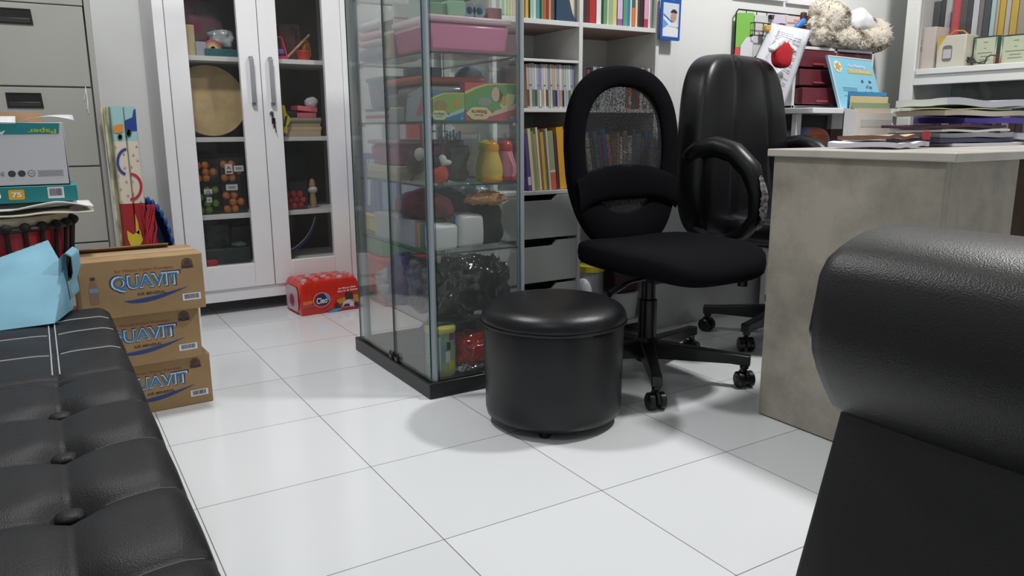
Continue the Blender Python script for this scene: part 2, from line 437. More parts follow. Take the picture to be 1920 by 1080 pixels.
# ================================================================ bookcase
BK = -.6
bc = thing('bookcase', 'white open bookcase with drawers at the bottom behind the mesh-back chair', 'bookcase', (1.47, -.45, 0))
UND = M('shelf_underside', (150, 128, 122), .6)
for x in (1.105, 1.459, 1.815):
    bx(x, x + .016, BK, -.30, 0, 1.62).build('side_panel' if x != 1.459 else 'divider', WHT2, bc, bevel=.0008)
bx(1.121, 1.815, -.305, -.298, 0, 1.62).build('back_panel', WHT2, bc)
def shelf(x0, x1, z, th=.013):
    bx(x0, x1, BK + .001, -.306, z - th, z).build('shelf', [WHT2], bc, bevel=.0008)
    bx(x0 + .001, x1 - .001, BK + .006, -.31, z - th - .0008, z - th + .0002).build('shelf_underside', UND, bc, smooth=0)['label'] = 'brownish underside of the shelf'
for x0, x1 in ((1.121, 1.459), (1.475, 1.815)):
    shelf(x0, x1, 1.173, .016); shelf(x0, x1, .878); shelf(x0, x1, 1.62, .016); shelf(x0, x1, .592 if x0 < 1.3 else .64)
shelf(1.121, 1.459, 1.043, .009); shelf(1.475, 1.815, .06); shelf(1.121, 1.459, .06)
for i, (z1, z0) in enumerate(((.5765, .423), (.4115, .263), (.251, .07))):
    poly = [(1.124, z0), (1.456, z0), (1.456, z1), (1.372, z1), (1.352, z1 - .019), (1.226, z1 - .019), (1.206, z1), (1.124, z1)]
    d = MB().prism([(x, BK - .002, z) for x, z in poly], [(x, BK + .014, z) for x, z in poly]).build('drawer', M('drawer_front', (196, 201, 198), .45, var=.02, vs=3), bc, bevel=.0008)
    bx(1.13, 1.45, BK + .016, -.33, z0 + .004, z1 - .03).build('drawer_box', C((40, 40, 40)), d)
    bx(1.13, 1.45, BK + .05, BK + .06, z1 - .06, z1 + .001).build('handle_recess', C((14, 14, 14)), d)  # near-black plate painting the shade inside the cut-out

# ================================================================ glass display case
gc = thing('display_case', 'glass display case with metal posts and a black base standing in front of the bookcase', 'display case', (.91, -.53, 0))
X0, X1, Y0, Y1 = .728, 1.102, -.85, -.205
bx(X0, X1, Y0, Y1, 0, .05).build('base', M('black_board', (16, 16, 19), .35, bump=.05, bs=200), gc, bevel=.003)
tf = MB(); tf.box(X0, X1, Y0, Y0 + .03, 1.76, 1.785); tf.box(X0, X1, Y1 - .03, Y1, 1.76, 1.785); tf.box(X0, X0 + .03, Y0 + .03, Y1 - .03, 1.76, 1.785); tf.box(X1 - .03, X1, Y0 + .03, Y1 - .03, 1.76, 1.785); tf.build('top_frame', M('black_board'), gc, bevel=.002)
for x, y in ((.757, -.823), (1.072, -.823), (.757, -.262), (1.072, -.262)):
    p = MB(); p.tube([(x, y, .05), (x, y, 1.76)], .0125, 16); p.build('post', ALU, gc, smooth=60)
def pane(name, x0, x1, y0, y1, z0, z1, par=gc):
    m = MB(); m.box(x0, x1, y0, y1, z0, z1)
    s = (x1 - x0, y1 - y0, z1 - z0); ax = s.index(min(s))
    fx = {0: (4, 5), 1: (2, 3), 2: (0, 1)}[ax]
    for i in range(6): m.m[i] = 0 if i in fx else 1
    return m.build(name, [GLASS2 if name in ('shelf', 'top_pane', 'side_pane', 'rear_pane') else GLASS, GEDGE], par, smooth=0)
pane('top_pane', X0 + .03, X1 - .03, Y0 + .03, Y1 - .03, 1.77, 1.775)  # unseen top, set in glass so light from above reaches the contents
pane('front_pane', .768, 1.062, -.837, -.833, .052, 1.758)
pane('side_pane', 1.086, 1.090, -.812, -.272, .052, 1.758)
pane('rear_pane', .768, 1.062, -.255, -.251, .052, 1.758)
for y0, y1 in ((-.838, -.5605), (-.556, -.235)):
    d = pane('door', .7375, .7425, y0, y1, .056, 1.752)
    for z in (.052, 1.742):
        yy = y0 + .012 if y1 > -.5 else y1 - .03
        bx(.732, .749, yy, yy + .022, z, z + .014).build('hinge_clip', BMT, d, bevel=.001)
    yk = y0 + .004 if y1 > -.5 else y1 - .032
    MB().tube([(.7355, yk, .053), (.7355, yk, .075), (.7355, yk + .028, .075), (.7355, yk + .028, .053)], .0022, 6).build('door_catch', BMT, d)
SH = (.2265, .4435, .6465, .832, 1.0265, 1.235, 1.46)
for z in SH:
    s = pane('shelf', .752, 1.080, -.826, -.262, z - .006, z)
    for x, y in ((.772, -.81), (1.06, -.81), (.772, -.275), (1.06, -.275)):
        MB().tube([(x, y, z - .014), (x, y, z - .006)], .007, 10).build('shelf_clip', CHR, s)
t = MB(); t.tube([(.775, -.80, .05), (.775, -.80, 1.75)], .003, 6); t.tube([(.775, -.27, .05), (.775, -.27, 1.75)], .003, 6)
# ================================================================ desk
CONC = M('grey_concrete_laminate', (168, 162, 151), .55, col2=(136, 131, 121), vs=5, bump=.06, bs=120)
CONC.node_tree.nodes['Noise Texture'].inputs['Roughness'].default_value = .65
dk = thing('desk', 'grey concrete-effect office desk with papers piled on it', 'desk', (2.2, -1.69, 0))
TOPM = M('desk_top_laminate', (186, 182, 174), .32, var=.06, vs=6)
bx(1.466, 3.05, -1.953, -1.447, .732, .752).build('desk_top', TOPM, dk, bevel=.003)
bx(1.478, 1.500, -1.926, -1.462, .004, .732).build('end_panel', CONC, dk, bevel=.001)
bx(1.500, 1.790, -1.926, -1.906, .004, .732).build('front_panel', CONC, dk, bevel=.001)
bx(1.772, 1.790, -1.906, -1.50, .004, .732).build('inner_panel', M('dark_walnut', (66, 48, 36), .5, var=.2, vs=8), dk)
bx(1.790, 3.0, -1.62, -1.60, .1, .732).build('modesty_panel', M('dark_walnut'), dk)
bx(3.0, 3.022, -1.926, -1.462, .004, .732).build('end_panel', CONC, dk, bevel=.001)

# ================================================================ casters and star bases
def caster(par, p, ang, r=.026):
    c = MB(); T = Matrix.Translation(p) @ Matrix.Rotation(ang, 4, 'Z')
    h = MB()
    arc = [(-.034, -.002), (-.034, .012), (-.024, .026), (-.006, .033), (.012, .03), (.026, .016), (.030, 0)]
    h.loft([[T @ Vector((a, y, b + .026)) for a, b in arc] for y in (-.005, .005)])
    h.tube([T @ Vector((-.0, 0, .05)), T @ Vector((0, 0, .075))], .007, 8)
    h = h.build('caster', BPL, par, bevel=.001)
    for y in (-.017, .017):
        w_ = MB(); Rz = T @ Matrix.Translation((0, y, r)) @ Matrix.Rotation(PI / 2, 4, 'X')
        w_.lathe([(.004, -.011), (r * .8, -.011), (r, -.007), (r, .007), (r * .8, .011), (.012, .0105), (.010, .013), (.0, .013)], n=20, T=Rz)
        w_.build('wheel', M('caster_wheel', (26, 26, 28), .35), h)
def star(par, hub, R, angs, casters, hz=.105, mat=None):
    mat = mat or BMT
    for a, ca in zip(angs, casters):
        a = math.radians(a); d = Vector((math.cos(a), math.sin(a), 0)); s = Vector((-d.y, d.x, 0))
        def q(t, w, z): return hub + d * t + s * w + Vector((0, 0, z))
        m = MB()
        m.loft([[q(t, -w, z0), q(t, w, z0), q(t, w, z1), q(t, -w, z1)] for t, w, z0, z1 in ((.01, .024, .065, .125), (.06, .022, .068, .122), (R - .05, .016, .075, .108), (R + .012, .016, .072, .104))])
        m.tube([q(R - .006, 0, .06), q(R - .006, 0, .078)], .014, 12)
        m.build('base_leg', mat, par, bevel=.003)
        caster(par, q(R - .004, 0, 0), math.radians(ca))
    m = MB(); m.lathe([(.0, .055), (.034, .055), (.040, .07), (.040, .125), (.032, .135), (0, .135)], hub, 20); m.build('base_hub', mat, par)

# ================================================================ mesh-back task chair
tc_ = thing('task_chair', 'black armless task chair with a see-through net back standing by the bookcase', 'chair', (1.44, -1.02, 0))
hub = Vector((1.44, -1.02, 0))
star(tc_, hub, .32, (234, 306, 18, 90, 162), (250, 250, 200, 120, 160))
m = MB(); m.lathe([(.0, .13), (.030, .13), (.030, .26), (.024, .265), (.024, .40), (0, .40)], hub, 20); m.build('gas_column', BMT, tc_)
MB().box(1.36, 1.53, -1.14, -.93, .335, .375).build('tilt_mechanism', BPL, tc_, bevel=.012)
m = MB(); m.tube([(1.38, -1.1, .352), (1.27, -1.13, .355), (1.20, -1.15, .345)], .006, 8); m.tube([(1.235, -1.14, .35), (1.165, -1.16, .335)], .010, 10); m.build('height_lever', BPL, tc_)
MB().tube([(1.60, -1.27, .33), (1.60, -1.27, .38)], .016, 12).build('tension_knob', BPL, tc_)
def wf(p):
    f = max(0, -p.y - .12) / .13
    q = Vector(p); q.z -= .03 * f * f; q.z -= .012 * (1 - min(1, (abs(p.x) / .2) ** 2)) * (p.z > 0)
    return q
MB().blob((1.447, -1.105, .422), (.243, .255, .048), e=.55, e2=.5, nu=56, nv=16, fn=wf).build('seat', FAB, tc_, smooth=180)
BY = -.865
def outl(sx, zt, zb, n=3.0, cx=1.460, N=72, cz=.74):
    out = []
    for i in range(N):
        a = 2 * PI * i / N; c, s = math.cos(a), math.sin(a)
        k = 2 / (2.5 if s > 0 else n)
        x = math.copysign(abs(c) ** k, c) * sx; z = math.copysign(abs(s) ** k, s)
        z = cz + (z * (zt - cz) if z > 0 else z * (cz - zb))
        x *= 1 - .16 * max(0, (.74 - z) / .3) ** 1.6
        out.append((cx + x, z))
    return out
def yb(z): return BY + .02 * ((z - .55) / .4) + (.035 * ((.62 - z) / .2) if z < .62 else 0) * -.5
o1, o2 = outl(.238, 1.008, .415, 3.4), outl(.164, .942, .53, 2.4)
o1b, o2b = outl(.228, .998, .425, 3.4), outl(.172, .952, .52, 2.4)
m = MB()
rings = [(o1b, -.016), (o1, -.007), (o1, .012), (o1b, .02), (o2b, .02), (o2, .012), (o2, -.006), (o2b, -.014)]
m.loft([[(x, yb(z) + dy, z) for x, z in r] for r, dy in rings + [rings[0]]], caps=False)
m.build('back_frame', FAB, tc_, smooth=60)
m = MB()
ctr = Vector((1.432, BY, .74))
lp = [(x, yb(z) - .004, z) for x, z in outl(.172, .950, .52, 2.4)]
m.loft([lp] + [[(1.460 + (x - 1.460) * k, y - .003 * (1 - k * k), .73 + (z - .73) * k) for x, y, z in lp] for k in (.75, .5, .25, .02)], caps=False)
m.build('back_net', NET, tc_, smooth=180)
m = MB()  # lumbar pad: crescent across the lower back
def lum(u, v):
    x = -.212 + .424 * u; top = .690 - .045 * abs(2 * u - 1) ** 2.2 ; bot = .595 - .02 * math.cos((2 * u - 1) * PI / 2) - .06 * abs(2 * u - 1) ** 3
    z = bot + (top - bot) * v
    return (1.460 + x * (1 - .1 * max(0, .66 - z)), yb(z) - .019 - .014 * math.sin(PI * v) ** .5, z)
m.grid(lum, 30, 10)
m.grid(lambda u, v: (lum(u, v)[0], yb(lum(u, v)[2]) + .005, lum(u, v)[2]), 30, 10)
m.build('lumbar_pad', FAB, tc_, smooth=180)
MB().box(1.42, 1.50, -.855, -.835, .36, .50).build('back_bracket', BPL, tc_, bevel=.01)
bx(1.43, 1.485, -1.0, -.84, .345, .37).build('back_arm', BPL, tc_, bevel=.004)

# ================================================================ leather executive chair
ECR = Matrix.Translation((2.19, -.95, 0)) @ Matrix.Rotation(math.radians(13), 4, 'Z') @ Matrix.Translation((-2.165, .95, 0))
def ecm(m):
    m.v = [ECR @ p for p in m.v]; return m
ec = thing('executive_chair', 'black leather high-back office chair with padded loop arms behind the desk', 'chair', (2.2, -.93, 0))
star(ec, Vector((2.22, -.93, 0)), .29, (130, 194, 266, 338, 50), (100, 60, 20, 80, 10), mat=BPL)
MB().lathe([(.0, .13), (.028, .13), (.028, .38), (0, .38)], (2.22, -.93, 0), 18).build('gas_column', BMT, ec)
bx(2.10, 2.34, -1.05, -.83, .36, .39).build('tilt_mechanism', BPL, ec, bevel=.008)
ecm(MB().blob((2.125, -.95, .45), (.25, .25, .065), e=.5, e2=.6, nu=48, nv=16)).build('seat', LEA2, ec, smooth=180)
def bkf(p):
    q = Vector(p); h = (p.z + .32) / .64
    q.x *= 1.0 - .34 * max(0, h - .30) ** 1.25
    q.y += .05 * h
    if p.y < 0:
        q.y += .012 * math.exp(-((abs(p.x) - .165 + .05 * h) / .012) ** 2)          # side seams sink in
        q.y += .006 * math.sin(p.x * 120 + 3 * h) * max(0, 1 - abs(p.x) / .13) * max(0, 1 - abs(h - .45) / .35)  # soft pleats
    return q
ecm(MB().blob((2.062, -.80, .735), (.345, .075, .335), e=.42, e2=.42, nu=160, nv=64, fn=bkf)).build('backrest', LEA2, ec, smooth=180)
for sx_ in (-1, 1):
    xa = 2.072 + sx_ * .318
    pts = [(xa, -.74, .70), (xa, -.80, .735), (xa, -.90, .745), (xa, -1.0, .725), (xa, -1.09, .67), (xa, -1.135, .59), (xa, -1.13, .51), (xa, -1.07, .455), (xa, -.98, .43), (xa, -.86, .43), (xa, -.78, .46)]
    pts = [(a, -.77 + (b + .74) * .68, c) for a, b, c in pts]
    pp = []
    for i in range(len(pts) - 1):
        for t in (0, .33, .66): pp.append(Vector(pts[i]).lerp(Vector(pts[i + 1]), t))
    pp.append(Vector(pts[-1]))
    m = MB(); m.tube(pp, [.036] * 13 + [.033 - .012 * min(1, i / 9) for i in range(len(pp) - 13)], 14); ecm(m).build('armrest', LEA2, ec, smooth=180)
    m = MB(); seg = pp[13:20]
    def worn(u, v):
        t = u * (len(seg) - 1.001); i = int(t); p = seg[i].lerp(seg[i + 1], t - i); tg = (seg[i + 1] - seg[i]).normalized()
        out = Vector((0, tg.z, -tg.y)); out = out if out.y < 0 or out.z > 0 else -out
        wd = .55 * math.sin(PI * u) ** .5 * (.7 + .8 * abs(noise.noise(Vector((u * 9, sx_, 2)))))
        a_ = -.35 + (v - .5) * 2 * wd
        return p + (out * math.cos(a_) + Vector((1, 0, 0)) * math.sin(a_)) * .0362
    m.grid(worn, 28, 6)
    ecm(m).build('worn_patch', M('worn_leather', (150, 148, 146), .6, col2=(40, 40, 42), vs=90), ec, smooth=180)

# ================================================================ round stool
st = thing('round_stool', 'round black leather pouffe stool in the middle of the tiled floor', 'stool', (.965, -1.165, 0))
def ring(r, z, n=64, lump=0, seed=0):
    return [Vector((.965 + (r + lump * (math.cos(9 * 2 * PI * i / n + seed) * .5 + noise.noise(Vector((math.cos(2 * PI * i / n) * 2, math.sin(2 * PI * i / n) * 2, z * 6 + seed))))) * math.cos(2 * PI * i / n), -1.165 + (r + lump * (math.cos(9 * 2 * PI * i / n + seed) * .5 + noise.noise(Vector((math.cos(2 * PI * i / n) * 2, math.sin(2 * PI * i / n) * 2, z * 6 + seed))))) * math.sin(2 * PI * i / n), z)) for i in range(n)]
m = MB(); m.loft([ring(.15, .022), ring(.176, .0225, lump=.002), ring(.188, .030, lump=.003), ring(.1925, .05, lump=.003), ring(.1925, .12, lump=.0018), ring(.194, .2, lump=.0012), ring(.195, .27, lump=.001), ring(.193, .285), ring(.18, .29)])
m.build('body', LEA2, st, smooth=60)
m = MB(); m.loft([ring(.18, .285), ring(.196, .287), ring(.2, .293, lump=.001), ring(.2015, .302, lump=.001), ring(.199, .315, lump=.001), ring(.190, .328, lump=.001), ring(.170, .339), ring(.135, .347), ring(.09, .351), ring(.045, .353), ring(.003, .3535)])
m.build('cushion', LEA2, st, smooth=60)
m = MB(); m.tube(ring(.2015, .291), .0032, 8, closed=True); m.build('piping', LEA2, st)
for a in (35, 125, 215, 305):
    a = math.radians(a + 12); MB().lathe([(.0, 0), (.014, 0), (.016, .004), (.016, .023), (0, .023)], (.965 + .145 * math.cos(a), -1.165 + .145 * math.sin(a), 0), 14).build('foot', BPL, st)

# ================================================================ sofa bed
so = thing('sofa_bed', 'low black leather sofa bed with buttoned tufting and white stitching', 'sofa', (-.6, -2.0, 0))
ZS = .405; XR = -.103; YF = -.860
seams = [-.965, -1.085, -1.25, -1.42, -1.592, -1.768, -1.948, -2.13, -2.32, -2.52, -2.74]
cols = [-.226, -.56, -.90]
def puff(d, w, a): return -a * math.exp(-(d / w) ** 2)
def sofz(x, y):
    z = ZS
    dy = min(seams, key=lambda s: abs(s - y)); dx = min(cols, key=lambda c: abs(c - x))
    sew = y > -1.45
    ya = .003 if sew else .007
    yl = dy + (.004 if sew else .012) * math.sin((x - cols[0]) * 9)
    edge = min(1, max(0, (XR - x) / .02))
    z += puff(y - yl, .022, ya * edge) + puff(y - yl, .006, .003)
    z += puff(x - dx, .02, .003 if sew else .005) + puff(x - dx, .005, .002)
    if not sew: z += -.011 * math.exp(-(((x - dx) / .035) ** 2 + ((y - dy) / .028) ** 2))
    z += .004 * (1 - math.exp(-(min(abs(y - s) for s in seams) / .06) ** 2)) * (1 - math.exp(-(abs(x - dx) / .08) ** 2))
    z += .0012 * noise.noise(Vector((x * 14, y * 14, 0)))
    r = .035
    for d in (XR - x, YF - y):
        if d < r: q = 1 - max(0, d) / r; z -= r * (1 - math.sqrt(max(0, 1 - q * q))) * .9
    return z
xs = [-1.05 + .012 * i for i in range(60)]; xs = [x for x in xs if x < -.36] + [-.36 + (.36 + XR) * i / 54 for i in range(55)]
ys = [-3.4 + .03 * i for i in range(34)]; ys = [y for y in ys if y < -2.45] + [-2.45 + (2.45 + YF) * i / 300 for i in range(301)]
m = MB(); nx = len(xs)
for y in ys:
    for x in xs: m.v.append(Vector((x, y, sofz(x, y))))
for j in range(len(ys) - 1):
    for i in range(nx - 1): m.f.append((j * nx + i, j * nx + i + 1, (j + 1) * nx + i + 1, (j + 1) * nx + i)); m.m.append(0)
def skirt(ids, out):
    b = len(m.v)
    for k in ids: p = m.v[k]; m.v.append(Vector((p.x + out[0] * .006, p.y + out[1] * .006, ZS - .10)))
    b2 = len(m.v)
    for k in ids: p = m.v[k]; m.v.append(Vector((p.x - out[0] * .01, p.y - out[1] * .01, ZS - .17)))
    for a, bb in ((None, b), (b, b2)):
        for i in range(len(ids) - 1):
            q0, q1 = (ids[i], ids[i + 1]) if a is None else (a + i, a + i + 1)
            m.f.append((q0, q1, bb + i + 1, bb + i)); m.m.append(0)
skirt([j * nx + nx - 1 for j in range(len(ys))], (1, 0)); skirt([(len(ys) - 1) * nx + i for i in range(nx)], (0, 1))
m.build('cushion', LEA, so, smooth=180)
bx(-1.05, XR - .02, -3.4, YF - .02, .215, .245).build('frame', C((24, 24, 26), .6), so, bevel=.004)
for x, y in ((-.95, -1.0), (-.2, -1.05), (-.95, -3.2), (-.2, -3.2)):
    cyl((x, y, 0), (x, y, .215), .018, 14).build('leg', CHR, so)
for y in seams[4:]:
    for cx in cols[:2]:
        m = MB(); m.blob((cx, y, ZS - .0165), (.0155, .0155, .007), e=.8, nu=20, nv=10); m.build('button', LEA, so, smooth=180)
STI = M('white_thread', (176, 176, 180), .8); STG = M('worn_seam_thread', (112, 110, 112), .8)
def line(pts, r, mat):
    MB().tube(pts, r, 6).build('stitching', mat, so)['label'] = 'pale stitching'
for s in seams[:3]:
    for xa, xb in ((-.56, -.235), (-.216, XR - .012)):
        line([(x, s + .004 * math.sin((x - cols[0]) * 9) + .002, sofz(x, s + .004 * math.sin((x - cols[0]) * 9)) + .0018) for x in [xa + (xb - xa) * i / 24 for i in range(25)]], .0014, STI)
for dx in (-.0055, .0055):
    line([(cols[0] + dx, y, sofz(cols[0] + dx, y) + .001) for y in [-1.40 + (1.40 - .93) * i / 60 for i in range(61)]], .0012, STI)
for s in seams[4:8]:
    line([(x, s + .012 * math.sin((x - cols[0]) * 9), sofz(x, s + .012 * math.sin((x - cols[0]) * 9)) + .0003) for x in [-.19 + (.19 + XR - .012) * i / 24 for i in range(25)]], .0007, STG)

# ================================================================ near armchair, seen from behind
ac = thing('armchair', 'large black leather armchair with a rolled back, its back to the viewer, facing the desk', 'armchair', (.9, -2.6, 0))
prof = [(.99, .50), (1.0, .56), (.985, .61), (.95, .645), (.90, .662), (.84, .670), (.78, .672), (.732, .671), (.70, .665), (.677, .656), (.656, .641), (.643, .620), (.636, .585), (.633, .548), (.637, .515), (.650, .484), (.668, .455), (.688, .430), (.705, .418), (.74, .410), (.80, .42), (.9, .45)]
cx_, cz_ = .82, .55
def sec(y, k, w=0): return [(cx_ + (x - cx_) * k, y, cz_ + (z - cz_) * k + w * math.sin(i * 1.3)) for i, (x, z) in enumerate(prof)]
sy = [(-2.228, .45, 0), (-2.229, .8, .002), (-2.233, .93, .003), (-2.242, .985, .003), (-2.258, 1.0, .001), (-2.29, 1.006, 0)] + [(-2.29 - .05 * i, 1.006 + .004 * math.sin(i), 0) for i in range(1, 11)] + [(-2.85, .96, 0), (-2.86, .5, 0)]
m = MB(); m.loft([sec(*s) for s in sy]); m.build('back_roll', LEA3, ac, smooth=60)
ec_ = [P(u_, v_, Y=-2.238) for u_, v_ in ((1538, 512), (1528, 565), (1517, 620), (1524, 640), (1545, 668), (1600, 690), (1640, 600), (1620, 520), (1562, 516))]
MB().prism([p + Vector((0, .003, 0)) for p in ec_], [p + Vector((0, -.012, 0)) for p in ec_]).build('gathered_corner', LEA3, ac, bevel=.004)
pr2 = [(.705, .425), (.685, .36), (.66, .28), (.632, .19), (.612, .11), (.605, .05), (.66, .05), (.80, .05), (.80, .43)]
def sec2(y, k): return [(.72 + (x - .72) * k, y, .25 + (z - .25) * (1 if k > .97 else k)) for x, z in pr2]
m = MB(); m.loft([sec2(-2.247, .96), sec2(-2.252, 1)] + [sec2(-2.3 - .05 * i, 1) for i in range(11)] + [sec2(-2.85, .97)]); m.build('back_panel', LEA3, ac, smooth=40)
MB().blob((1.03, -2.55, .33), (.25, .27, .09), e=.4, e2=.5, nu=40, nv=16).build('seat', LEA3, ac, smooth=180)
bx(.80, 1.24, -2.8, -2.3, .1, .25).build('seat_base', LEA3, ac, bevel=.02)
for x, y in ((.66, -2.30), (.66, -2.80), (1.2, -2.34), (1.2, -2.76)):
    cyl((x, y, 0), (x, y, .12), .02, 12).build('leg', BPL, ac)

# ================================================================ white rack by the wall, with the drawer unit on it
rk = thing('storage_rack', 'white open rack standing against the wall behind the leather office chair', 'rack', (2.66, -.68, 0))
for x, y in ((2.455, -.64), (2.455, -.75), (2.83, -.64), (2.83, -.75)):
    bx(x, x + .03, y, y + .025, 0, .885).build('upright', WHT, rk, bevel=.002)
for z in (.315, .60, .885): bx(2.45, 2.865 if z < .8 else 3.03, -.755 if z < .8 else -.83, -.605, z - .022, z).build('shelf', WHT, rk, bevel=.002)
bx(2.47, 2.84, -.615, -.61, .02, .86).build('back_panel', C((78, 76, 78), .6), rk)
bx(2.47, 2.84, -.745, -.62, .270, .285).build('shelf_lip', C((20, 20, 20)), rk)  # black strip standing for the gap below the lowest shelf
MAR = M('maroon_plastic', (104, 40, 52), .3, var=.06, vs=5)
du = thing('drawer_unit', 'white framed drawer unit with six maroon plastic drawers on the white rack', 'drawer unit', (2.72, -.75, .886))
x0, x1, y0, y1, z0, z1 = 2.472, 3.0, -.705, -.604, .8865, 1.135
WP = M('white_plastic', (222, 222, 226), .35)
for a in (x0, (x0 + x1) / 2 - .008, x1 - .016): bx(a, a + .016, y0, y1, z0, z1).build('frame_panel', WP, du, bevel=.002)
for z in (z0, z1 - .012): bx(x0, x1, y0, y1, z, z + .012).build('frame_board', WP, du, bevel=.002)
bx(x0 + .01, x1 - .01, y1 - .008, y1 - .002, z0, z1).build('back_panel', C((60, 30, 36)), du)
for c_ in (0, 1):
    for r_ in range(3):
        a = (x0 + .018) if c_ == 0 else ((x0 + x1) / 2 + .010); b_ = a + .232
        zb = z0 + .016 + r_ * .0745; pull = (.04, .02, .012)[r_] if c_ == 0 else .004
        d = MB(); d.loft([[(a - .004, y0 - pull, zb), (b_ + .004, y0 - pull, zb), (b_ + .004, y0 - pull, zb + .066), (a - .004, y0 - pull, zb + .066)], [(a + .002, y1 - .012 - pull, zb + .002), (b_ - .002, y1 - .012 - pull, zb + .002), (b_ - .002, y1 - .012 - pull, zb + .06), (a + .002, y1 - .012 - pull, zb + .06)]])
        d = d.build('drawer', MAR, du, bevel=.003)
        bx(a + .08, b_ - .08, y0 - pull - .008, y0 - pull + .002, zb + .008, zb + .016).build('drawer_pull', M('maroon_light', (140, 66, 76), .3), d, bevel=.002)

# ================================================================ glass-front office cabinet on the right wall
rc = thing('office_cabinet', 'white metal office cabinet with glass fronts full of files against the far side wall', 'cabinet', (3.3, -1.5, 0))
XF = 3.10; YA, YB = -.775, -2.35
def rb(x0, x1, y0, y1, z0, z1, n, m_=None, par=rc, bev=.002): return bx(x0, x1, y0, y1, z0, z1).build(n, m_ or STW, par, bevel=bev)
STW = M('white_office_steel', (214, 215, 213), .4, var=.01, vs=2)
rb(XF, 3.5, YA - .012, YA, 0, 2.0, 'side_panel'); rb(XF, 3.5, YB, YB + .012, 0, 2.0, 'side_panel')
rb(3.49, 3.5, YB, YA, 0, 2.0, 'back_panel', M('cabinet_inside', (120, 122, 122), .6)); rb(XF, 3.5, YB, YA, 1.985, 2.0, 'top_panel'); rb(XF, 3.5, YB, YA, 0, .06, 'plinth')
rb(XF - .004, XF + .03, YA - .062, YA - .002, .06, 2.0, 'stile'); rb(XF - .004, XF + .03, YB, YB + .06, .06, 2.0, 'stile')
rb(XF - .004, XF + .03, YB + .06, YA - .062, .985, 1.052, 'rail'); rb(XF - .012, XF - .003, YB + .06, YA - .075, 1.028, 1.052, 'door_track')
rb(XF + .03, 3.49, YB + .012, YA - .012, 1.03, 1.052, 'shelf'); rb(XF + .03, 3.49, YB + .012, YA - .012, .60, .615, 'shelf')
pn = MB(); pn.box(XF + .008, XF + .012, YB + .06, YA - .062, 1.052, 1.985); pn.build('glass_door', PANE, rc, smooth=0)
pn = MB(); pn.box(XF + .008, XF + .012, YB + .06, YA - .062, .06, .985); pn.build('glass_door', PANE, rc, smooth=0)
# ================================================================ small things: helpers
def lfr(o, p, r, u):
    w_ = wm(o); q = w_.to_3x3(); return Fr(w_ @ Vector(p), q @ Vector(r), q @ Vector(u))
def book(x, t, h, d, z, yf, col, label, group, tilt=0, kind='book', bands=(), pages=(222, 216, 200), rough=.5):
    m = MB(); c = .0012 if t > .006 else .0004
    m.box(-t / 2, -t / 2 + c, 0, d, 0, h); m.box(t / 2 - c, t / 2, 0, d, 0, h); m.box(-t / 2 + c, t / 2 - c, 0, c, 0, h)
    m.box(-t / 2 + c, t / 2 - c, c, d - .003, .002, h - .002, mi=1)
    o = m.build(kind, [C(col, rough), C(pages, .8)], smooth=0)
    o.location = (x, yf, z); o.rotation_euler = (0, tilt, 0)
    tag(o, label, 'book' if kind != 'disc_case' else 'disc case', group)
    if bands:
        f = lfr(o, (0, 0, 0), (1, 0, 0), (0, 0, 1))
        for (b0, b1, bc_) in bands:
            patch('spine_band', f, rect(0, h * (b0 + b1) / 2, t * .96, h * (b1 - b0)), C(bc_), o, .0005, .0004)
    return o
def row(spans, v, z, yf, hfun, d, where, group, kind='book', word='book', lean=0.0):
    for i, s in enumerate(spans):
        u0, u1, cname, col = s[:4]; bands = s[4] if len(s) > 4 else ()
        xa, xb = P(u0, v, Y=yf).x, P(u1, v, Y=yf).x
        h = hfun(i); tl = s[5] if len(s) > 5 else lean
        lab = '%s %s, %s from the glass case %s' % (cname, word, ORD[i], where)
        book((xa + xb) / 2 - (math.sin(tl) * h * .5), max(.003, xb - xa - .0012), h, d, z + abs(math.sin(tl)) * (xb - xa) * .5 + .0004, yf, col, lab, group, tl, kind, bands)

rr = random.Random(3)
# top shelf, both bays
top = [(937, 941, 'white and green', (206, 220, 200)), (941, 945, 'green', (120, 170, 120)), (945, 950, 'pale mint', (196, 220, 206)), (951, 957, 'yellow', (214, 206, 110)), (957, 961, 'white', (224, 220, 214)), (961, 967, 'peach', (226, 196, 168)), (967, 973, 'white', (220, 214, 206)), (973, 983, 'pale pink', (214, 190, 186)),
 (985, 991, 'yellow', (212, 170, 60)), (991.5, 994, 'black', (26, 34, 36)), (994, 1000, 'mint', (150, 200, 190)), (1000, 1005, 'white', (222, 214, 214)), (1005, 1012, 'teal', (72, 156, 150)), (1012, 1015, 'dark green', (24, 66, 48)), (1015, 1020, 'olive green', (112, 132, 80)), (1020, 1024, 'orange', (190, 96, 50)), (1024, 1029, 'dark red', (140, 44, 34)), (1029, 1033, 'tan', (196, 166, 120)), (1033, 1037, 'brown', (128, 70, 52)), (1037, 1041, 'blue', (66, 118, 150)), (1041, 1046, 'plum', (70, 40, 50))]
row(top, 28, 1.1745, BK + .02, lambda i: .2 + .05 * rr.random(), .17, 'on the top shelf', 'books on the bookcase top shelf')
mf = thing('magazine_file', 'dark blue curved magazine file with a cream sheet inside on the top bookcase shelf', 'magazine file', (1.40, -.5, 1.174))
xa, xb = P(1047, 30, Y=BK).x, 1.456
prof_ = [(0, 0), (.14, 0), (.14, .24), (.05, .24), (.035, .16), (0, .09)]
MB().loft([[(xa + (xb - xa) * k, BK + .01 + .0 + y, 1.1742 + z) for y, z in [(0, 0), (.2, 0), (.2, .26), (.12, .26)]] for k in (0, .05)]).build('file_side', C((36, 66, 92), .6), mf)
pp = [(0, 0), (.0, .0), ]
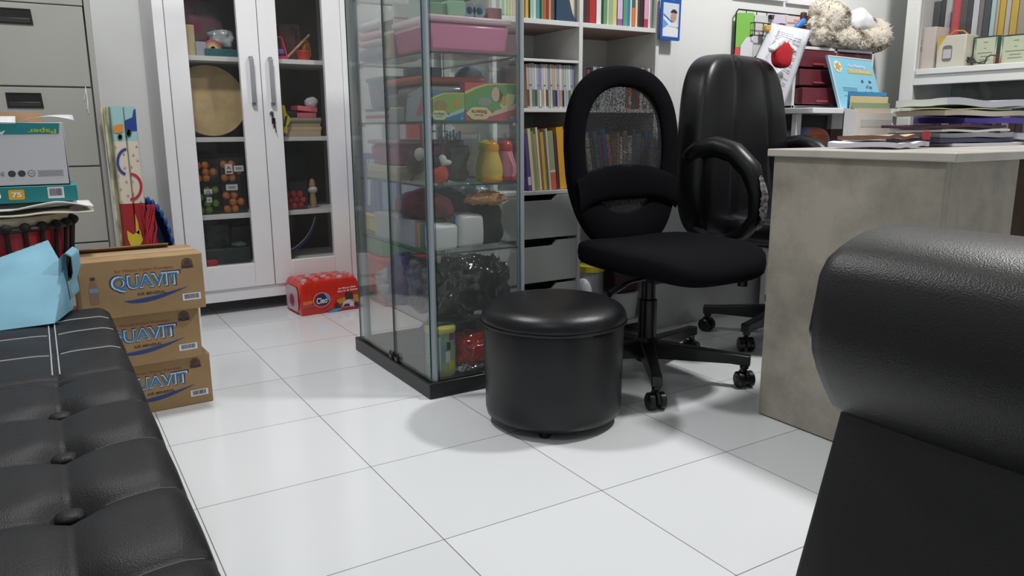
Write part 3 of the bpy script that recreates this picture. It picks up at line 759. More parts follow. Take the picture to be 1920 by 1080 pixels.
cu = [(xa + (xb - xa) * (1 - .78 * (t / 10) ** .6), 1.1742 + .25 * t / 10) for t in range(11)]
MB().prism([(x, BK + .012, z) for x, z in [(xa, 1.1742)] + cu + [(xa, 1.424)]], [(x, BK + .015, z) for x, z in [(xa, 1.1742)] + cu + [(xa, 1.424)]]).build('file_front', C((36, 66, 92), .6), mf)
MB().box(xa, xb, BK + .014, BK + .19, 1.1742, 1.177).build('file_base', C((36, 66, 92), .6), mf)
cu2 = [(xb - .001 - (xb - xa) * .05 * (t / 10) ** 2, 1.1745 + .2 * t / 10) for t in range(11)]
MB().prism([(x, BK + .018, z) for x, z in [(xa + .005, 1.1775)] + cu2 + [(xa + .005, 1.374)]], [(x, BK + .03, z) for x, z in [(xa + .005, 1.1775)] + cu2 + [(xa + .005, 1.374)]]).build('cream_sheets', C((222, 212, 188), .7), mf)
top2 = [(1093, 1099, 'dark brown', (70, 40, 36)), (1099, 1104, 'maroon', (96, 36, 40)), (1104.5, 1117, 'red spiral-bound', (176, 42, 34), ()), (1118, 1127, 'white ring-bound', (226, 226, 228)), (1127.5, 1131, 'dark green', (28, 60, 40)), (1131, 1138, 'green', (104, 150, 98)), (1138, 1141, 'white', (214, 214, 206)), (1141, 1148, 'green floral', (150, 180, 130)), (1148, 1156, 'cream and yellow', (206, 200, 140)), (1157, 1167, 'purple', (150, 92, 160), ((.1, .6, (214, 190, 220)),)), (1168, 1177, 'teal green', (82, 156, 130)), (1177, 1181, 'blue', (70, 120, 170)), (1181, 1184, 'white', (226, 226, 224)), (1184, 1190, 'dark green and orange', (56, 104, 84), ((.02, .3, (222, 120, 60)),)), (1190.5, 1195, 'cream', (220, 204, 190)), (1195.5, 1199, 'brown', (92, 60, 50)), (1199, 1206, 'near-black', (40, 36, 40)), (1207, 1215, 'crimson', (178, 50, 96), ((.15, .55, (224, 160, 190)),)), (1215, 1219, 'white', (222, 218, 216)), (1219.5, 1226, 'grey-green', (150, 166, 156)), (1226, 1230, 'dark grey', (74, 84, 80)), (1230, 1234, 'pale grey', (170, 178, 174))]
row(top2, 45, 1.1745, BK + .02, lambda i: .2 + .05 * rr.random(), .17, 'on the top shelf, wall-side bay', 'books on the bookcase top shelf')
for k in range(9):  # wire rings of the white ring-bound book
    pass
# disc cases on the second row, near bay
sp = []; u = 987.5
pal = [('brown and white', (196, 170, 150)), ('white', (214, 220, 216)), ('white', (206, 214, 212)), ('pale green', (190, 206, 180)), ('pale grey', (190, 196, 200)), ('lilac', (170, 164, 196)), ('violet', (150, 142, 180)), ('pale blue', (178, 190, 204)), ('cream', (206, 200, 180)), ('grey-blue', (160, 174, 186))]
i = 0
while u < 1084:
    w_ = rr.choice((3.6, 4.2, 4.6, 5.2)); c_ = pal[(i * 7 + i // 3) % 10] if i else pal[0]
    lowc = [(120, 72, 60), (214, 218, 214), (110, 130, 60), (56, 40, 96), (60, 34, 90), (170, 176, 180), (188, 160, 110), (80, 90, 110)][(i * 5) % 8]
    sp.append((u, u + w_, c_[0], c_[1], ((.04, .42, lowc),) if i % 3 != 1 else ((.5, .54, (120, 126, 130)),), -.05 + .02 * rr.random())); u += w_; i += 1
row(sp, 160, .8785, BK + .016, lambda i: .146 + .004 * rr.random(), .14, 'in the second row', 'disc cases in the bookcase', 'disc_case', 'disc case')
sp = []; u = 1092; i = 0
pal2 = [('white', (206, 210, 210)), ('dark plum', (74, 58, 74)), ('grey', (150, 150, 158)), ('dark teal', (40, 84, 84)), ('dark grey', (80, 76, 84)), ('olive', (104, 96, 60)), ('brown', (112, 74, 52)), ('green', (60, 110, 80)), ('tan', (150, 120, 90)), ('red', (150, 50, 46)), ('white', (196, 190, 186)), ('navy', (44, 44, 66)), ('maroon', (100, 44, 50)), ('orange', (200, 110, 60))]
while u < 1226:
    if 1119 < u < 1171: w_ = 24; c_ = ('pale grey boxed', (196, 198, 198))
    else: w_ = rr.choice((4.2, 5, 6.2, 7)); c_ = pal2[(i * 5 + 1) % 14]
    sp.append((u, u + w_, c_[0], c_[1], ((.12, .3, (200, 196, 190)),) if i % 4 == 0 and w_ < 20 else (), 0)); u += w_ + .6; i += 1
row(sp, 165, .8785, BK + .02, lambda i: .138 + .016 * rr.random(), .15, 'in the second row, wall-side bay', 'books in the second bookcase row')
# magazines in the third row
mg = [(987, 993, 'purple', (92, 70, 130), ((.1, .25, (190, 180, 200)),)), (993, 999, 'cream', (196, 190, 160)), (999, 1004, 'olive green', (136, 138, 90)), (1004, 1008, 'grey-green', (150, 152, 120)), (1008, 1012, 'cream', (206, 200, 170)), (1012, 1016, 'red-brown', (150, 84, 60)), (1016, 1022, 'mustard', (176, 160, 80)), (1022, 1026, 'brown', (110, 90, 70)), (1026, 1030, 'pale grey', (186, 182, 176)), (1030, 1040, 'green and orange', (140, 150, 112), ((0, .28, (196, 94, 56)), (.30, .33, (214, 206, 190)))), (1041, 1045, 'plum', (84, 54, 86)), (1046, 1059, 'thick yellow', (214, 160, 52)), (1060, 1065, 'cream', (214, 204, 180)), (1066, 1072, 'white', (214, 212, 206))]
row(mg, 340, .5925, BK + .02, lambda i: .195 + .03 * ((i * 5) % 7) / 7, .19, 'in the third row', 'magazines in the third bookcase row', 'magazine', 'magazine', -.10)
mg2 = []; u = 1092; i = 0
pal3 = [('grey', (140, 136, 128)), ('brown', (112, 92, 72)), ('red', (146, 60, 50)), ('pale grey', (176, 172, 164)), ('tan', (150, 130, 100)), ('blue', (40, 96, 160)), ('dark grey', (84, 80, 78)), ('white', (204, 200, 192)), ('orange', (190, 106, 60)), ('teal', (64, 110, 116))]
while u < 1212:
    w_ = rr.choice((5, 6.4, 8, 9)); c_ = pal3[(i * 3) % 10]
    mg2.append((u, u + w_, c_[0], c_[1], (), -.16 if u < 1140 else -.02)); u += w_ + .7; i += 1
row(mg2, 300, .6405, BK + .02, lambda i: .13 + .04 * ((i * 4) % 7) / 7, .17, 'in the third row, wall-side bay', 'books in the third bookcase row')
# things at the bottom of the open bay
j = thing('storage_jar', 'clear plastic jar with a yellow lid in the bottom of the bookcase', 'jar', (1.60, -.50, .0605))
MB().lathe([(0, .0), (.05, 0), (.052, .01), (.052, .20), (0, .2)], (1.60, -.50, .0605), 24).build('jar_body', C((150, 152, 156), .25), j)
MB().lathe([(0, .2), (.056, .2), (.056, .222), (0, .224)], (1.60, -.50, .0605), 24).build('lid', C((206, 190, 50), .4), j)
tag(MB().blob((1.535, -.53, .15), (.04, .045, .09), amp=.25, freq=18, seed=2).build('plastic_bag', C((216, 218, 224), .4), smooth=180), 'white crumpled plastic bag beside the yellow-lidded jar', 'plastic bag')
b_ = thing('bucket', 'small white plastic bucket under the maroon tub at the bottom of the bookcase', 'bucket', (1.74, -.52, .0605))
MB().lathe([(0, 0), (.062, 0), (.072, .098), (.074, .10), (.074, .106), (0, .106)], (1.738, -.52, .0605), 28).build('bucket_body', WP, b_)
MB().tube(ring(.0745, 0)[:1] + [(1.738 + .0755 * math.cos(a / 24 * 2 * PI), -.52 + .0755 * math.sin(a / 24 * 2 * PI), .155) for a in range(1, 24)], .002, 6).build('rim', WP, b_) if 0 else None
b_ = thing('tub', 'dark maroon plastic tub resting on the small white bucket', 'tub', (1.738, -.52, .168))
MB().box(1.675, 1.79, -.57, -.47, .168, .262).build('tub_body', C((70, 32, 46), .4), b_, bevel=.01)
MB().box(1.670, 1.795, -.575, -.465, .258, .268).build('lid', C((84, 44, 58), .35), b_, bevel=.004)

# ================================================================ badge on its lanyard, hung at the bookcase corner
bd = thing('name_badge', 'blue plastic name badge with a portrait card hanging from the bookcase corner', 'badge', (1.90, -.615, 1.16))
c0 = P(1257, 35, Y=-.615); rt = Vector((1, 0, -.02)).normalized(); fb = Fr(c0, rt, (.02, 0, 1)); px = (P(1277, 35, Y=-.615) - P(1238, 35, Y=-.615)).length / 39
patch('badge_frame', fb, rrect(0, 0, 37 * px, 58 * px, .006), C((34, 86, 170), .35), bd, .002, .005)
patch('card', fb, rect(0, -2 * px, 29 * px, 45 * px), C((206, 214, 226), .5), bd, .0026)
patch('card_design', fb, [(-14 * px, -24 * px), (14 * px, -24 * px), (14 * px, -12 * px), (-13 * px, 2 * px)], C((226, 230, 238), .5), bd, .0030)
patch('card_stripe', fb, [(-14 * px, 4 * px), (14 * px, -13 * px), (14 * px, -11 * px), (-14 * px, 6 * px)], C((60, 110, 180)), bd, .0034)
patch('card_corner', fb, [(-14 * px, -14 * px), (-4 * px, -8 * px), (-14 * px, -1 * px)], C((96, 160, 220)), bd, .0034)
patch('portrait', fb, ell(5 * px, 3 * px, 5.2 * px, 7 * px), C((190, 150, 130)), bd, .0038)
patch('portrait', fb, ell(5 * px, 7.5 * px, 6 * px, 5 * px, 24, 0, PI), C((50, 44, 46)), bd, .0042)
patch('portrait', fb, ell(5 * px, -11 * px, 9 * px, 6 * px, 24, 0, PI), C((222, 220, 226)), bd, .0040)
patch('slot', fb, rrect(1 * px, 26 * px, 9 * px, 2.4 * px, 1.1 * px), C((220, 224, 230)), bd, .0026)
MB().tube([fb.pt(1 * px, 27 * px, .001), fb.pt(1 * px, 40 * px, .001), fb.pt(1.5 * px, 70 * px, .0)], .006, 8, flat=.25).build('lanyard', C((38, 70, 120)), bd)
bx(1.832, 1.85, -.604, -.598, 1.4, 1.42).build('hook', WHT, bd)

# ================================================================ mineral-water cartons
QB, QW, QN = C((40, 118, 168), .5), C((206, 214, 222), .5), C((34, 52, 100), .5)
BRN = C((112, 66, 50), .6)
def carton(loc, rz, label, w_=.322, d_=.215, h_=.153, flaps=False, bottle=True):
    t = thing('water_carton', label, 'cardboard box', loc, rz, 'mineral water cartons')
    w2 = w_ / 2
    m = MB(); m.box(-w2, w2, 0, d_, 0, h_); m.build('carton_body', CARD, t, world=False, bevel=.003)
    R3 = Matrix.Rotation(rz, 3, 'Z'); fr = Fr(Vector(loc), R3 @ Vector((1, 0, 0)), (0, 0, 1))
    for b, hh in ((h_ - .0005, .05),):
        patch('packing_tape', Fr(Vector(loc) + Vector((0, 0, h_)), R3 @ Vector((1, 0, 0)), R3 @ Vector((0, 1, 0))), rect(0, d_ / 2, w_ * .99, hh), C((176, 150, 120), .35), t, .0008)
    if flaps:
        T = Matrix.Translation((0, d_ - .012, h_)) @ Matrix.Rotation(math.radians(62), 4, 'X')
        m = MB(); m.box(-w2 + .002, w2 - .06, -.003, 0, 0, .03, T=T); m.build('lid_flap', CARDD, t, world=False)
    sx, sz = w_ / .322, h_ / .153
    cxl, cyl_ = .005 * sx, .088 * sz
    text('brand_outline', 'QUAVIT', fr, cxl, cyl_, .186 * sx, .050 * sz, QN, t, .0008, bold=.05)
    text('brand_outline', 'QUAVIT', fr, cxl, cyl_, .178 * sx, .044 * sz, QW, t, .0014, bold=.035)
    text('brand_lettering', 'QUAVIT', fr, cxl, cyl_, .168 * sx, .037 * sz, QB, t, .0020, bold=.012)
    for k, (x0, x1) in enumerate(((-.083, -.053), (-.048, -.024), (-.020, .004), (.008, .03), (.046, .054), (.066, .08))):
        pass
    text('brand_subtitle', 'AIR MINERAL', fr, cxl + .012, cyl_ - .031 * sz, .075 * sx, .008 * sz, C((66, 52, 44)), t, .0010, bold=.01)
    text('slogan', 'Air Minum Dalam Kemasan', fr, cxl - .002, cyl_ + .034 * sz, .152 * sx, .008 * sz, C((150, 62, 44)), t, .0010)
    sw = [(-.06 + .17 * i / 16, -.048 + .022 * (i / 16) ** 1.6) for i in range(17)] + [(-.06 + .17 * i / 16, -.048 + .022 * (i / 16) ** 1.6 - .012 * math.sin(PI * (i / 16) ** .7)) for i in range(15, 0, -1)]
    patch('swoosh', fr, [(cxl + a * sx, cyl_ + b * sz + .002) for a, b in sw], C((36, 60, 124), .5), t, .0008)
    ex, ey = .118 * sx, .128 * sz
    m = MB()
    for r0, r1, oz in ((.0145, .0115, .0008), (.0095, .0, .0009)):
        a = [fr.pt(ex + r0 * math.cos(g), ey + r0 * math.sin(g), oz) for g in [2 * PI * i / 28 for i in range(28)]]
        if r1:
            b = [fr.pt(ex + r1 * math.cos(g), ey + r1 * math.sin(g), oz) for g in [2 * PI * i / 28 for i in range(28)]]
            m.loft([a, b], caps=False)
        else: m.add(a, [tuple(range(28))])
    m.add([fr.pt(ex + a, ey + b, .0008) for a, b in ((-.018, -.014), (.018, -.014), (.014, -.010), (.018, -.006), (-.018, -.006), (-.014, -.010))], [(0, 1, 2, 3, 4, 5)])
    m.build('seal_emblem', C((74, 52, 56)), t, smooth=0)
    barcode(fr, .123 * sx, .035 * sz, .05 * sx, .019 * sz, t, seed=int(loc[2] * 100) + 3)
    if bottle:
        bp = [(-.010, 0), (.010, 0), (.011, .03), (.010, .036), (.011, .042), (.009, .052), (.005, .060), (.005, .066), (-.005, .066), (-.005, .06), (-.009, .052), (-.011, .042), (-.010, .036), (-.011, .03)]
        patch('bottle_picture', fr, [(-.127 * sx + a, .042 * sz + b) for a, b in bp], C((132, 104, 84)), t, .0008)
        patch('bottle_picture', fr, rect(-.127 * sx, .042 * sz + .038, .021, .012), C((110, 140, 170)), t, .0012)
        patch('bottle_picture', fr, rect(-.127 * sx, .042 * sz + .07, .011, .008), C((66, 50, 44)), t, .0010)
    return t
carton((.005, -.508, 0), math.radians(3.2), 'brown mineral water carton on the floor, lowest of the stack by the sofa end')
carton((-.018, -.536, .1535), math.radians(3.6), 'brown mineral water carton in the middle of the stack of three')
carton((.002, -.566, .307), math.radians(2.0), 'brown mineral water carton with open flaps, topmost of the stack', w_=.315, d_=.20, h_=.16, flaps=True)

# ================================================================ red hand drum with paper things on it
dm = thing('hand_drum', 'red goblet hand drum with black rope lacing and a pale skin behind the sofa', 'drum', (-.33, -.30, 0))
dc = Vector((-.325, -.295, 0)); RED = M('drum_red', (150, 30, 40), .4, var=.2, vs=6)
MB().lathe([(0, 0), (.13, 0), (.125, .05), (.09, .16), (.085, .24), (.11, .32), (.145, .38), (.166, .46), (.172, .555), (0, .56)], dc, 40).build('shell', RED, dm, smooth=60)
MB().lathe([(0, .56), (.168, .56), (.172, .566), (.174, .575), (.168, .583), (0, .585)], dc, 40).build('drum_skin', C((214, 204, 180), .7), dm)
for z, r in ((.553, .181), (.39, .155)): MB().tube([dc + Vector((r * math.cos(a), r * math.sin(a), z)) for a in [2 * PI * i / 48 for i in range(48)]], .008, 8, closed=True).build('hoop', M('drum_hoop', (24, 20, 22), .5), dm)
m = MB(); n = 26
for i in range(n):
    a = 2 * PI * i / n; a2 = a + PI / n
    m.tube([dc + Vector((r * math.cos(b), r * math.sin(b), z)) for r, b, z in ((.183, a, .56), (.176, a + .01, .50), (.168, a + .02, .44), (.160, a + .03, .39))], .0055, 6)
    m.blob(dc + Vector((.184 * math.cos(a), .184 * math.sin(a), .558)), (.014, .014, .013), nu=8, nv=6)
m.build('rope_lacing', M('black_rope', (22, 20, 22), .8, bump=.4, bs=200), dm)

pb = thing('paper_bag', 'flattened white and cream paper bag lying on the drum skin', 'paper bag', (-.3, -.36, .587))
def sheet(c, w_, d_, amp, seed, thick=.002, rz=0, droop=0):
    m = MB(); R3 = Matrix.Rotation(rz, 3, 'Z')
    def f(u, v):
        x, y = (u - .5) * w_, (v - .5) * d_
        z = amp * (noise.noise(Vector((u * 3 + seed, v * 3, seed))) + .6) + droop * max(0, u - .8)
        return Vector(c) + R3 @ Vector((x, y, max(0, z)))
    m.grid(f, 24, 16); return m
sheet((-.30, -.37, .5885), .41, .22, .012, 1).build('lower_layer', M('cream_paper', (206, 200, 184), .75, bump=.1, bs=60), pb, solid=-.004, smooth=180)
sheet((-.305, -.365, .604), .42, .22, .016, 4, droop=-.05).build('upper_layer', M('white_bag_paper', (214, 212, 208), .7, bump=.1, bs=60), pb, solid=-.004, smooth=180)
patch('bag_print', Fr((-.135, -.4785, .604), (1, 0, 0), (0, 0, 1)), ell(0, 0, .018, .008), C((90, 70, 70)), pb)
TEAL = C((32, 128, 132), .5)
rb1 = thing('paper_ream', 'teal packet of copy paper with a yellow number patch, under the white carton', 'paper ream', (-.3, -.34, .622))
MB().box(-.445, -.128, -.455, -.245, .623, .6665).build('ream_body', TEAL, rb1, bevel=.002)
f1 = Fr((-.287, -.455, .645), (1, 0, 0), (0, 0, 1))
patch('number_patch', f1, rrect(.018, .0, .036, .026, .004), C((222, 170, 50)), rb1); text('number', '75', f1, .018, 0, .022, .013, C((240, 240, 236)), rb1, bold=.03)
text('size_mark', '4', f1, -.022, .001, .012, .017, C((230, 236, 236)), rb1, bold=.03); barcode(f1, .108, .002, .038, .03, rb1, seed=9, bar=(90, 90, 92))
rb2 = thing('paper_carton', 'open white carton with a teal band and torn brown flaps, atop the teal ream', 'cardboard box', (-.3, -.33, .667))
m = MB(); x0, x1, y0, y1, z0, z1 = -.47, -.142, -.452, -.235, .667, .832
m.box(x0, x1, y0, y0 + .004, z0, z1); m.box(x0, x1, y1 - .004, y1, z0, z1); m.box(x0, x0 + .004, y0, y1, z0, z1); m.box(x1 - .004, x1, y0, y1, z0, z1); m.box(x0, x1, y0, y1, z0, z0 + .004)
m.build('carton_body', C((198, 199, 204), .6), rb2, bevel=.001)
f2 = Fr((-.285, y0, .74), (1, 0, 0), (0, 0, 1))
patch('teal_band', f2, [(-.185, .060), (.130, .062), (.134, .090), (-.185, .096)], TEAL, rb2)
text('word', 'Paper', f2, .092, .071, .064, .016, C((176, 190, 40)), rb2, rot=PI, bold=.02); text('word', 'A4', f2, -.005, .066, .03, .010, C((214, 230, 230)), rb2, rot=PI, bold=.03)
for k, x in enumerate((-.014, .012, .034, .056)):
    if k == 0: text('print_mark', 'SNI', f2, x, -.040, .017, .013, C((90, 92, 98)), rb2)
    else:
        patch('print_mark', f2, ell(x, -.040, .0088, .0085), C((62, 62, 70)), rb2)
        if k == 3: patch('print_mark', f2, ell(x, -.040, .0074, .007), C((198, 199, 204)), rb2, .0010); text('print_mark', 'oo', f2, x, -.040, .01, .004, C((62, 62, 70)), rb2, .0016)
for i in range(5): patch('fine_print', f2, rect(.100, -.034 - .0034 * i, .060 - .004 * (i % 2), .0012), C((120, 120, 126)), rb2)
m = MB(); m.loft([[(x0, y1 - .004, z1), (x1 - .04, y1 - .004, z1), (x1 - .05, y1 + .03, z1 + .03), (x0, y1 + .03, z1 + .038)], [(x0, y1, z1), (x1 - .04, y1, z1), (x1 - .05, y1 + .034, z1 + .03), (x0, y1 + .034, z1 + .038)]]); m.build('open_flap', CARDD, rb2, smooth=0)
m = MB(); m.grid(lambda u, v: (x1 - .12 + .15 * u, y0 + .1 + .05 * v, z1 - .004 + .022 * math.sin(u * 2.6) * (1 - .4 * v) + .02 * u * v), 8, 4); m.build('wrapper', C((206, 206, 212), .35), rb2, solid=.001)
m = MB(); m.grid(lambda u, v: (x0 + .22 * u, y0 - .002 + .1 * v, z1 + .004 + .006 * math.sin(u * 5) * (1 - v) + .014 * v), 10, 4); m.build('wrapper', C((212, 212, 216), .4), rb2, solid=.001)

# ================================================================ pale blue cloth bag on the sofa
tb = thing('tote_bag', 'pale blue fabric tote bag slumped on the sofa bed', 'bag', (-.32, -.93, .405))
TB = M('blue_nonwoven', (122, 172, 194), .75, var=.05, vs=6, bump=.25, bs=260)
A_ = P(-40, 625, Z=.408); B_ = P(103, 606, Z=.408); C_ = P(138, 578, Z=.412); D_ = P(-40, 555, Y=-.955); E_ = P(120, 503, Y=-.90); F_ = P(-40, 497, Y=-.80); G_ = P(90, 450, Y=-.79)
H_ = C_ + Vector((-.02, .07, .10)); K_ = Vector((A_.x, -.72, .44)); J_ = Vector((C_.x - .03, -.73, .41))
m = MB()
def bil(a, b, c, d, nu, nv, seed, amp=.006):
    nrm = (Vector(b) - Vector(a)).cross(Vector(d) - Vector(a)).normalized()
    def f(u, v):
        p = Vector(a).lerp(b, u).lerp(Vector(d).lerp(c, u), v)
        w_ = math.sin(PI * u) * math.sin(PI * v)
        return p + nrm * w_ * (amp * (noise.noise(p * 16 + Vector((seed, 0, 0))) + 1.0))
    m.grid(f, nu, nv)
bil(A_, B_, E_, D_, 20, 14, 1, .008); bil(D_, E_, G_, F_, 20, 12, 2, .006); bil(B_, C_, C_.lerp(E_, .5), E_, 8, 10, 3, .003)
bil(E_, C_, H_, G_, 8, 8, 4, .002); bil(C_, J_, H_, H_.lerp(C_, .3), 4, 4, 5, .001); bil(G_, H_, J_, K_, 8, 6, 6, .002); bil(F_, G_, K_.lerp(J_, .9), K_, 10, 6, 7, .002)
bil(A_, A_.lerp(K_, .5), F_.lerp(K_, .3), D_, 6, 6, 8, .002)
m.build('bag_body', TB, tb, smooth=40)
m = MB(); lp = [(E_ + Vector(q)) for q in ((-.004, .01, -.04), (-.004, .0, .0), (.0, -.005, .03), (.012, -.006, .040), (.024, .0, .030), (.024, .006, -.005), (.014, .008, -.035), (.016, .010, -.075))]
lps = []
for i in range(len(lp) - 1):
    for t in (0, .25, .5, .75): lps.append(lp[i].lerp(lp[i + 1], t))
m.loft([[p + Vector((-.008, -.020, -.004)), p + Vector((-.006, -.020, -.002)), p + Vector((.010, .020, .006)), p + Vector((.008, .020, .004))] for p in lps]); m.build('handle', TB, tb, smooth=60)

# ================================================================ folded play mat, board tubes, blue basket, raffia
pm = thing('play_mat', 'folded foam play mat with a printed S and toy cars standing beside the filing cabinet', 'play mat', (.1, .42, 0))
za, zb = P(240, 452, Y=.41).z, P(236, 200, Y=.41).z
YM = .40
xl = [P(u_, 200, Y=YM).x for u_ in (206, 231, 254)]; xl2 = [P(u_, 455, Y=YM).x for u_ in (234, 257, 277)]
lean_ = (xl2[0] - xl[0]) / (zb - za)
def xat(x, z): return x + (zb - z) * lean_
zr, zm = P(240, 382, Y=YM).z, P(240, 265, Y=YM).z
LB, CRM, MRED = C((158, 196, 200), .6), C((216, 206, 190), .6), C((158, 34, 40), .6)
for k in (0, 1):
    m = MB()
    zs = [0, .2, zr - .001, zr, zr + .001, zm - .001, zm, zm + .001, zb - .01, zb]
    loops = []
    for z in zs:
        xa_, xb_ = xat(xl[k] + .001, z), xat(xl[k + 1] - .001, z); e = .006 if z < zb else .012
        loops.append([(xa_, YM + e, z), (xa_ + e * .6, YM + .001, z), (xb_ - e * .6, YM, z), (xb_, YM + e, z), (xb_, YM + .10, z), (xa_, YM + .10, z)])
    b0 = len(m.f); m.loft(loops)
    for fi in range(len(m.f)):
        zc = sum(m.v[q].z for q in m.f[fi]) / len(m.f[fi]); m.m[fi] = 2 if zc < zr else (1 if zc < zm else 0)
    m.build('mat_fold', [LB, CRM, MRED], pm, smooth=30)
fm = Fr((0, YM - .0005, 0), (1, 0, 0), (0, 0, 1))
def pxp(u_, v_): q = P(u_, v_, Y=YM); return (q.x, q.z)
def mark(nm, pts, col): patch(nm, fm, [pxp(*p) for p in pts], C(col, .6), pm, .0012, .001)
mark('car_print', [(212, 236), (230, 232), (231, 248), (216, 250), (212, 243)], (214, 140, 50))
mark('car_print', [(234, 226), (248, 220), (250, 206), (254, 204), (257, 245), (240, 246), (235, 243)], (34, 60, 140))
for u_, v_, r_ in ((225, 257, 6), (241, 250, 7)):
    mark('wheel_print', [(u_ + r_ * .8 * math.cos(a), v_ + r_ * math.sin(a)) for a in [2 * PI * i / 18 for i in range(18)]], (40, 96, 66))
    mark('wheel_print', [(u_ + r_ * .5 * math.cos(a), v_ + r_ * .65 * math.sin(a)) for a in [2 * PI * i / 18 for i in range(18)]], (200, 214, 180))
def arc(cu, cv, ru, rv, t0, t1, wd):
    a = [(cu + ru * math.cos(t0 + (t1 - t0) * i / 16), cv - rv * math.sin(t0 + (t1 - t0) * i / 16)) for i in range(17)]
    return a + [(cu + (ru - wd) * math.cos(t0 + (t1 - t0) * i / 16), cv - (rv - wd) * math.sin(t0 + (t1 - t0) * i / 16)) for i in range(16, -1, -1)]
mark('letter_print', arc(238, 303, 20, 26, PI * .52, PI * 1.45, 5), (44, 62, 140))
mark('letter_print', arc(245, 350, 22, 26, PI * .5, PI * .02, 5), (182, 44, 54)); mark('letter_print', arc(247, 350, 20, 26, PI * .02, -PI * .55, 5), (182, 44, 54))
mark('leaf_print', [(238, 432), (250, 440), (262, 430), (268, 450), (262, 462), (246, 462), (240, 448)], (206, 190, 50)); mark('leaf_print', [(253, 400), (259, 418), (262, 440), (255, 436)], (206, 180, 60))
for u_, v_ in ((216, 274), (256, 274), (250, 290), (232, 288), (258, 300), (246, 312), (234, 314), (222, 328), (237, 340), (248, 339), (226, 354), (250, 362), (240, 366), (264, 378), (228, 378)):
    mark('dot_print', [(u_ - 2.4, v_ + 2), (u_ + 2.4, v_ + 2), (u_, v_ - 2.6)], (186, 148, 140))
for k, (u0, u1, u2, u3, cn, col, yy) in enumerate(((188, 193, 226, 230, 'cream', (196, 186, 150), .44), (193, 198, 222, 227, 'speckled', (190, 184, 160), .42), (198, 205, 228, 235, 'pale olive', (178, 178, 140), .46))):
    xa_, xb_ = P(u0, 201, Y=yy).x, P(u1, 201, Y=yy).x; sl = (P(u2, 455, Y=yy).x - xa_) / (P(u0, 201, Y=yy).z - P(u2, 455, Y=yy).z); zt = P(u0, 201 - (k == 2), Y=yy).z
    r_ = (xb_ - xa_) / 2
    o = MB().tube([(xa_ + r_ + sl * zt, yy + .02, 0.002), (xa_ + r_, yy + .02, zt)], r_, 16).build('rolled_mat', M('roll_' + cn.replace(' ', '_'), col, .7, var=.25, vs=14))
    tag(o, '%s narrow roll standing upright between the cabinet and the printed play mat' % cn, 'roll', 'rolls beside the filing cabinet')
bk_ = thing('basket', 'round blue woven plastic basket tipped on its side next to the white cupboard', 'basket', (.12, .56, 0))
bcn = Vector((.139, .56, .276))
BLU = M('blue_plastic', (24, 76, 150), .4)
T = Matrix.Scale(.375, 4, (1, 0, 0)) @ Matrix.Rotation(math.radians(86), 4, 'X')
MB().lathe([(0, -.07), (.21, -.07), (.255, .0), (.25, .002), (.205, -.066), (0, -.066)], bcn, 36, T=T).build('bowl', M('blue_dark', (16, 38, 84), .5), bk_, smooth=60)
m = MB()
for i in range(36):
    a = 2 * PI * i / 36; p = bcn + (T @ Vector((.257 * math.cos(a), .257 * math.sin(a), .002))); m.blob(p, (.009, .013, .018), nu=8, nv=6)
m.build('woven_rim', BLU, bk_, smooth=180)
m = MB()
for i in range(22):
    x = .118 + .032 * rr.random(); q = [Vector((x + .012 * math.sin(k * 1.3 + i), .375 + .012 * math.cos(k + i), .53 - (.53) * k / 12)) for k in range(13)]
    m.tube(q, .0028, 5)
tag(m.build('raffia_bundle', C((178, 44, 56), .5)), 'bundle of red raffia string hanging beside the blue basket', 'raffia', kind='stuff')
